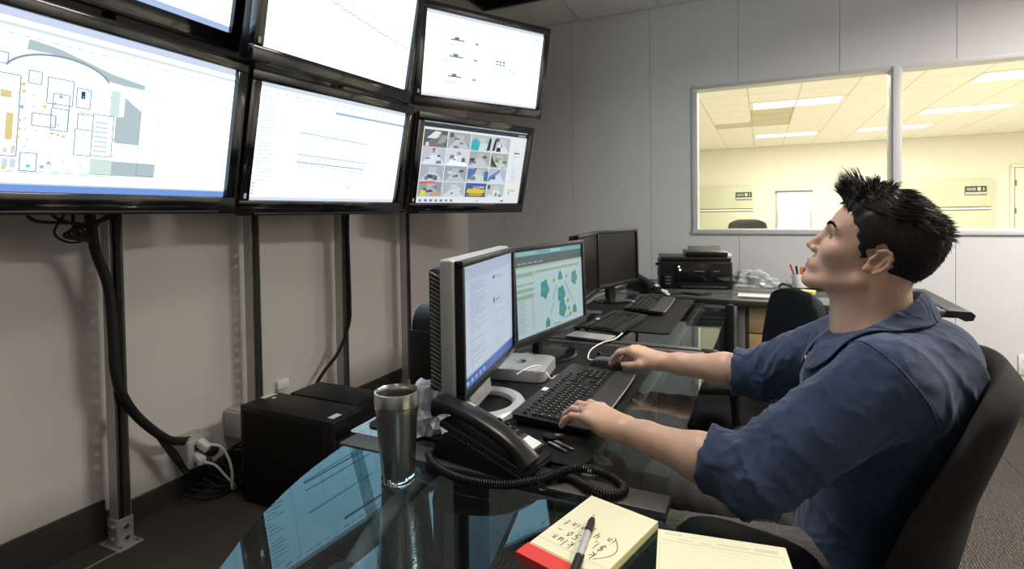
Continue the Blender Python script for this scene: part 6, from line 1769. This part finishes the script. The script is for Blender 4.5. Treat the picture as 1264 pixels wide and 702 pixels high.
cap_.add(hl(s_ell((0.066, 0, 0.112), (0.034, 0.040, 0.028))), 0.020)
cap_.cut(hl(lambda P: poly_sd(P[:, 0]+0.004*np.sin(P[:, 2]*300)+0.003*np.sin(P[:, 1]*420), P[:, 2]+0.003*np.sin(P[:, 0]*350), HPOLY)), 0.006)
cap_.disp(hl(lambda P: 0.0016*np.sin(P[:, 1]*420+8*np.sin(P[:, 0]*30))*np.clip((P[:, 2]-0.05)*30, 0, 1)))
Vh, Fh = nets(cap_, HO-0.17, HO+0.21, 0.0032)
hair = np_mesh('hair', Vh, Fh, 'hair', man)
# strands over the cap
rs = np.random.RandomState(11)
lh = (Vh-HO)@HB/HS
sv, sf = [], []
def strand(p, d1, d2, L, r):
    base = len(sv); d1 = d1/np.linalg.norm(d1); d2 = d2/np.linalg.norm(d2); n = 4
    q = np.array(p); side = np.cross(d1, rs.randn(3)); side /= np.linalg.norm(side)+1e-9
    for i in range(n+1):
        t = i/n; d = d1*(1-t)+d2*t; w_ = r*(1-t)**0.8+0.00015
        up_ = np.cross(d, side); up_ /= np.linalg.norm(up_)+1e-9
        for a in range(3): sv.append(q+(side*math.cos(a*2.094)+up_*math.sin(a*2.094))*w_)
        q = q+d*L/n
    for i in range(n):
        for a in range(3): b2 = (a+1) % 3; sf.append((base+i*3+a, base+i*3+b2, base+(i+1)*3+b2, base+(i+1)*3+a))
idx = np.nonzero((lh[:, 2] > 0.0) | (lh[:, 0] < -0.03))[0]
KC = [(0.02+0.085*rs.rand(), -0.045+0.09*rs.rand(), rs.randn(3), 0.7+0.6*rs.rand()) for _ in range(60)]
for i in rs.choice(idx, 6200):
    p = lh[i]; f, s, u = p
    nr = np.array([f/0.10**2, s/0.078**2, (u-0.045)/0.09**2]); nr /= np.linalg.norm(nr)
    T = np.array([-1.0, 0, 0])+nr*nr[0]; T /= np.linalg.norm(T)+1e-6
    if f > 0.020 and u > 0.095:                     # spiky quiff pushed forward and up
        ck = int(np.argmin([(q[0]-f)**2+(q[1]-s)**2 for q in KC])); kf, ks, kd, kl = KC[ck]
        g = np.clip((f-0.02)/0.07, 0, 1)
        v = np.array([-0.55+1.55*g, 0, 0.80])/1.1*(0.008+0.022*g)*kl+kd*0.005+np.array([kf-f, ks-s, 0])*0.75
        L = np.linalg.norm(v)*(0.80+0.35*rs.rand())
        d1 = v+nr*0.012*(1-0.5*g)+rs.randn(3)*0.003; d2 = v+np.array([-0.004+0.008*g, 0, -0.004])+rs.randn(3)*0.004; r = 0.0011
    elif f < -0.050 and 0.088 < u < 0.130 and abs(s) < 0.05:   # crown tuft
        d1 = nr*0.7+np.array([-0.5, 0, 0.05])+rs.randn(3)*0.2; d2 = np.array([-0.9, 0, -0.05])+rs.randn(3)*0.25; L = 0.008+0.011*rs.rand(); r = 0.0010
    elif u > 0.092:                                 # swept back along the top
        d1 = T+nr*0.22+rs.randn(3)*0.10; d2 = T-nr*0.10+rs.randn(3)*0.12; L = 0.026+0.016*rs.rand(); r = 0.0011
    else:                                           # short sides and nape
        D = np.array([-0.45, 0, -0.8]); D = D-nr*(D@nr)
        d1 = D+nr*0.16+rs.randn(3)*0.12; d2 = D-nr*0.02+rs.randn(3)*0.12; L = 0.007+0.006*rs.rand(); r = 0.0007
    if u < 0.055 and f > -0.034: continue
    strand(p-nr*0.002, d1, d2, L, r)
for k in range(150):                                # fringe breaking the temple hairline
    a = rs.rand(); p = np.array([0.080-0.045*a, (1 if rs.rand() < 0.5 else -1)*(0.030+0.036*a), 0.082-0.045*a])
    strand(p, np.array([0.05, 0, 0.1])+rs.randn(3)*0.2, np.array([0.35, 0, -0.75])+rs.randn(3)*0.2, 0.012+0.008*rs.rand(), 0.0006)
SV = HO+HS*np.array(sv)@HB.T; SF = np.array(sf)
st_ = np_mesh('hair_strands', SV, SF, 'hair', hair); st_['kind'] = 'stuff'
# eyebrows
def brow_f(s0, u0):
    fs = np.linspace(0.125, 0.05, 120); P = HO+HS*np.stack([fs, np.full(120, s0), np.full(120, u0)], 1)@HB.T
    d = body.ev(P); k = np.argmax(d < 0); return fs[k]
for s in (-1, 1):
    sv, sf = [], []
    tab = {}
    for k in range(200):
        a = rs.rand(); s0 = s*(0.011+0.040*a); u0 = 0.0345+0.0075*math.sin(a*2.5)-0.004*a+0.0048*(rs.rand()-0.5)*(1.35-a)
        f0 = brow_f(s0, u0)
        strand(np.array([f0-0.0006, s0, u0]), np.array([0.30, s*0.7, 0.45])+rs.randn(3)*0.12, np.array([-0.35*a-0.05, s*0.9, 0.05-0.2*a])+rs.randn(3)*0.1, 0.010, 0.0007)
    o = np_mesh('eyebrow', HO+HS*np.array(sv)@HB.T, np.array(sf), 'hair', man); o['kind'] = 'stuff'

# ---- shirt
def gnoise(seed, n, k0, k1, stretch=None):
    r = np.random.RandomState(seed); K = r.randn(n, 3); K /= np.linalg.norm(K, axis=1)[:, None]; K *= r.uniform(k0, k1, n)[:, None]
    if stretch is not None:                          # damp variation along this direction -> long folds
        d_ = stretch/np.linalg.norm(stretch); K -= np.outer(K@d_, d_)*0.78
    ph = r.uniform(0, 6.28, n)
    return lambda P: np.sin(P@K.T+ph).sum(1)/math.sqrt(n*0.5)
def ridge(g, p=1.5): return lambda P: np.clip(1-np.abs(g(P))*1.1, 0, 1)**p
R1 = ridge(gnoise(3, 7, 22, 44, V3(-0.55, -0.1, -0.8))); R2 = ridge(gnoise(8, 7, 45, 80, V3(0.5, 0.2, -0.8))); G3 = gnoise(5, 6, 14, 26)
def folds(P): return -0.0058*R1(P)-0.0030*R2(P)+0.0030*G3(P)
def arm_folds(E_, S_, W_r, sd):
    ax1 = (E_-S_)/np.linalg.norm(E_-S_); lat = np.cross(ax1, V3(0, 0, 1)); up_ = np.cross(lat, ax1)
    g1 = ridge(gnoise(sd, 7, 60, 110, lat+0.9*up_-0.5*ax1)); g2 = ridge(gnoise(sd+9, 7, 90, 170, lat-0.5*up_-0.4*ax1))
    def f(P):
        d = np.linalg.norm(P-E_, axis=1); wgt = np.exp(-(d/0.13)**2); w2 = np.exp(-(np.linalg.norm(P-S_, axis=1)/0.10)**2)
        tt = ((P-E_)@(W_r-E_))/((W_r-E_)@(W_r-E_)); ck = np.clip(1-(tt-0.02)*9, 0.12, 1)
        return -wgt*ck*(0.0105*g1(P)+0.0048*g2(P))-w2*0.0040*g1(P)
    return f
shirt = SDF()
shirt.add(s_ell((0.215, 1.247, 0.875), (0.130, 0.175, 0.145)), 0.02)
shirt.add(s_ell((0.185, 1.247, 0.70), (0.118, 0.160, 0.19)), 0.08)
shirt.add(s_ell((0.175, 1.247, 0.57), (0.105, 0.172, 0.10)), 0.06)
shirt.add(s_cap(NB0+V3(0.030, 0, -0.032), SHL+V3(0.005, 0.01, 0.0), 0.058, 0.062), 0.045)
shirt.add(s_cap(NB0+V3(0.030, 0, -0.032), SHR+V3(0.005, -0.01, 0.0), 0.058, 0.062), 0.045)
shirt.add(s_ell((0.285, 1.25, 0.93), (0.075, 0.12, 0.085)), 0.05)
for S_, E_, W_r, c0, c1 in ((SHL, ELL, WRL, 0.12, 0.32), (SHR, ELR, WRR, 0.08, 0.26)):
    shirt.add(s_cap(S_, E_, 0.070, 0.062), 0.035)
    dv = W_r-E_; dv_n = dv/np.linalg.norm(dv)
    pa_, pb2 = E_+dv*c0, E_+dv*c1
    shirt.add(s_cap(E_, E_+dv*(c0+0.02), 0.060, 0.058), 0.02)
    s_c = SDF(); s_c.add(s_cap(E_+dv*(c0-0.02), pb2+dv*0.2, 0.0590, 0.0630), 0.005)
    inner = s_cap(E_+dv*0.10, W_r, 0.0470, 0.0490)
    pl = s_plane(pb2, dv_n); pl0 = s_plane(E_+dv*(c0-0.05), -dv_n)
    def cuff(P, s_c=s_c, pl=pl, inner=inner, pl0=pl0):
        d = s_c.ops[0][1](P); h = np.clip(0.5-0.5*(d-pl(P))/0.008, 0, 1); d = d*(1-h)+pl(P)*h+0.008*h*(1-h)
        d = np.maximum(d, pl0(P)); return np.maximum(d, -inner(P))
    shirt.add(cuff, 0.004)
shirt.sub(s_cap(NB0+V3(-0.004, 0, 0.012), hp(-0.015, 0, -0.02), 0.0640, 0.066), 0.01)
shirt.disp(folds); shirt.disp(arm_folds(ELL, SHL, WRL, 21)); shirt.disp(arm_folds(ELR, SHR, WRR, 34))
Vs, Fs = nets(shirt, (-0.16, 0.90, 0.44), (0.44, 1.68, 1.10), 0.0048)
weave_mat('denim', (0.013, 0.023, 0.055), (0.085, 0.122, 0.215), 1600, rough=0.85, bump=0.35, sheen=0.15, crease=0.55)
sh = np_mesh('shirt', Vs, Fs, 'denim', man)

# collar
bk, fr = V3(0.272, 1.252, 1.072), V3(0.112, 1.236, 0.970)
cc_, ex_ = (bk+fr)/2, (bk-fr)/2; ey_ = V3(0, 0.071, 0.0)
b = NB(); rows = []; n = 44
for i in range(n+1):
    a = math.radians(187+346*i/n-180+0)   # runs from one front edge round the nape to the other
    a = math.radians(-173+346*i/n)
    fwd_ = (1-math.cos(a))/2
    dirv = ex_*math.cos(a)+ey_*math.sin(a)
    out = V3(dirv[0], dirv[1], 0); out /= np.linalg.norm(out)
    top = cc_+dirv
    drop = 0.044+0.018*max(0, -math.cos(a))**3
    prof = [top-V3(0, 0, 0.030)-out*0.003, top-V3(0, 0, 0.010), top+V3(0, 0, 0.002), top+out*0.008+V3(0, 0, 0.003), top+out*0.022-V3(0, 0, drop*0.40), top+out*(0.029+0.006*fwd_)-V3(0, 0, drop)]
    for k in (4, 5):                       # the turned-down leaf rests on the shirt
        for _ in range(6):
            q = prof[k][None]; e = 1e-3; d0 = shirt.ev(q)[0]
            if d0 > 0.005: break
            g_ = np.array([shirt.ev(q+np.eye(3)[None, i]*e)[0]-d0 for i in range(3)])/e
            prof[k] = prof[k]+g_/(np.linalg.norm(g_)+1e-6)*(0.0065-d0)*0.7
    rows.append([b.verts.new(Vector(p)) for p in prof])
for r1, r2 in zip(rows, rows[1:]):
    for k in range(5): b.faces.new((r1[k], r2[k], r2[k+1], r1[k+1]))
co = obj('collar', b, 'denim', sh, angle=180)
md = co.modifiers.new('thick', 'SOLIDIFY'); md.thickness = 0.0035; md.offset = 0
md = co.modifiers.new('sub', 'SUBSURF'); md.levels = 1; md.render_levels = 1
# armhole seams
for S_, E_ in ((SHL, ELL), (SHR, ELR)):
    ax = (E_-S_)/np.linalg.norm(E_-S_); e1 = np.cross(ax, V3(0, 0, 1)); e1 /= np.linalg.norm(e1); e2 = np.cross(ax, e1); pts = []
    for k in range(48):
        a = 2*PI*k/48; dv_ = e1*math.cos(a)+e2*math.sin(a); rr_ = np.linspace(0.03, 0.16, 160)
        d_ = shirt.ev(S_-ax*0.008+np.outer(rr_, dv_)); j = np.argmax(d_ > 0) if (d_ > 0).any() else 159
        pts.append(Vector(S_-ax*0.008+dv_*(min(rr_[j], 0.105)+0.0002)))
    b = NB(); tube(b, pts, 0.0017, 6, True); obj('armhole_seam', b, 'denim', sh)
# button placket down the front
def front_x(y, z):
    xs = np.linspace(-0.02, 0.26, 141); d = shirt.ev(np.stack([xs, np.full(141, y), np.full(141, z)], 1))
    k = np.argmax(d < 0); return xs[k] if d.min() < 0 else 0.12
b = NB(); rows = []; ctr = []
for i in range(24):
    z = 0.945-0.30*i/23; row = []
    xm = front_x(1.237, z)
    for dy, o_ in ((-0.018, 0.0), (-0.0165, -0.003), (0.0165, -0.003), (0.018, 0.0)):
        x = front_x(1.237+dy, z); row.append(b.verts.new((x+o_-0.0006, 1.237+dy, z)))
    rows.append(row); ctr.append((xm-0.0046, 1.237, z))
for r1, r2 in zip(rows, rows[1:]):
    for k in range(3): b.faces.new((r1[k], r2[k], r2[k+1], r1[k+1]))
pl_ = obj('placket', b, 'denim', sh, angle=180)
for i in (1, 8, 15, 22):
    c_ = Vector(ctr[i]); b = NB(); lathe(b, [(0, 0.0), (0.0052, 0.0), (0.0055, 0.0015), (0.004, 0.0024), (0, 0.0018)], 16, Matrix.Translation(c_) @ rotm(0, -PI/2)); obj('button', b, 'white_plastic', sh)
# ring
seg = HAND_INFO['left']['tips'][2][0][0]; a_, e_ = [Vector(q) for q in seg]; c_ = a_.lerp(e_, 0.45)
b = NB(); q_ = (e_-a_).to_track_quat('Z', 'Y').to_matrix().to_4x4()
lathe(b, [(0.0102, -0.0028), (0.0112, -0.0028), (0.0114, 0.0), (0.0112, 0.0028), (0.0102, 0.0028)], 24, Matrix.Translation(c_) @ q_); rg = obj('ring', b, 'chrome', man); rg['label'] = 'silver ring on the ring finger'
# ---- trousers and shoes
tr = SDF()
tr.add(s_ell((0.185, 1.247, 0.545), (0.11, 0.165, 0.085)), 0.02)
for y0, y1, y2 in ((1.165, 1.130, 1.14), (1.33, 1.370, 1.37)):
    tr.add(s_cap((0.20, y0, 0.535), (-0.215, y1, 0.545), 0.082, 0.062), 0.03)
    tr.add(s_cap((-0.215, y1, 0.545), (-0.165, y2, 0.13), 0.060, 0.048), 0.02)
tr.disp(lambda P: -0.0035*(1-np.abs(np.sin(P[:, 0]*70+P[:, 2]*40+4*np.sin(P[:, 1]*30))))**2)
Vt, Ft = nets(tr, (-0.33, 1.02, 0.06), (0.40, 1.48, 0.68), 0.008)
Mt = weave_mat('plaid_cloth', (0.075, 0.070, 0.066), (0.20, 0.185, 0.17), 700, rough=0.9, bump=0.4)
np_mesh('trousers', Vt, Ft, 'plaid_cloth', man)
for y in (1.14, 1.37):
    so = SDF(); so.add(s_ell((-0.24, y, 0.035), (0.135, 0.046, 0.045)), 0.01); so.add(s_cap((-0.16, y, 0.05), (-0.165, y, 0.11), 0.045, 0.048), 0.04); so.cut(s_plane((0, 0, 0.004), (0, 0, -1)), 0.003)
    V_, F2 = nets(so, (-0.40, y-0.08, -0.02), (-0.08, y+0.08, 0.18), 0.006); np_mesh('shoe', V_, F2, 'black_satin', man)
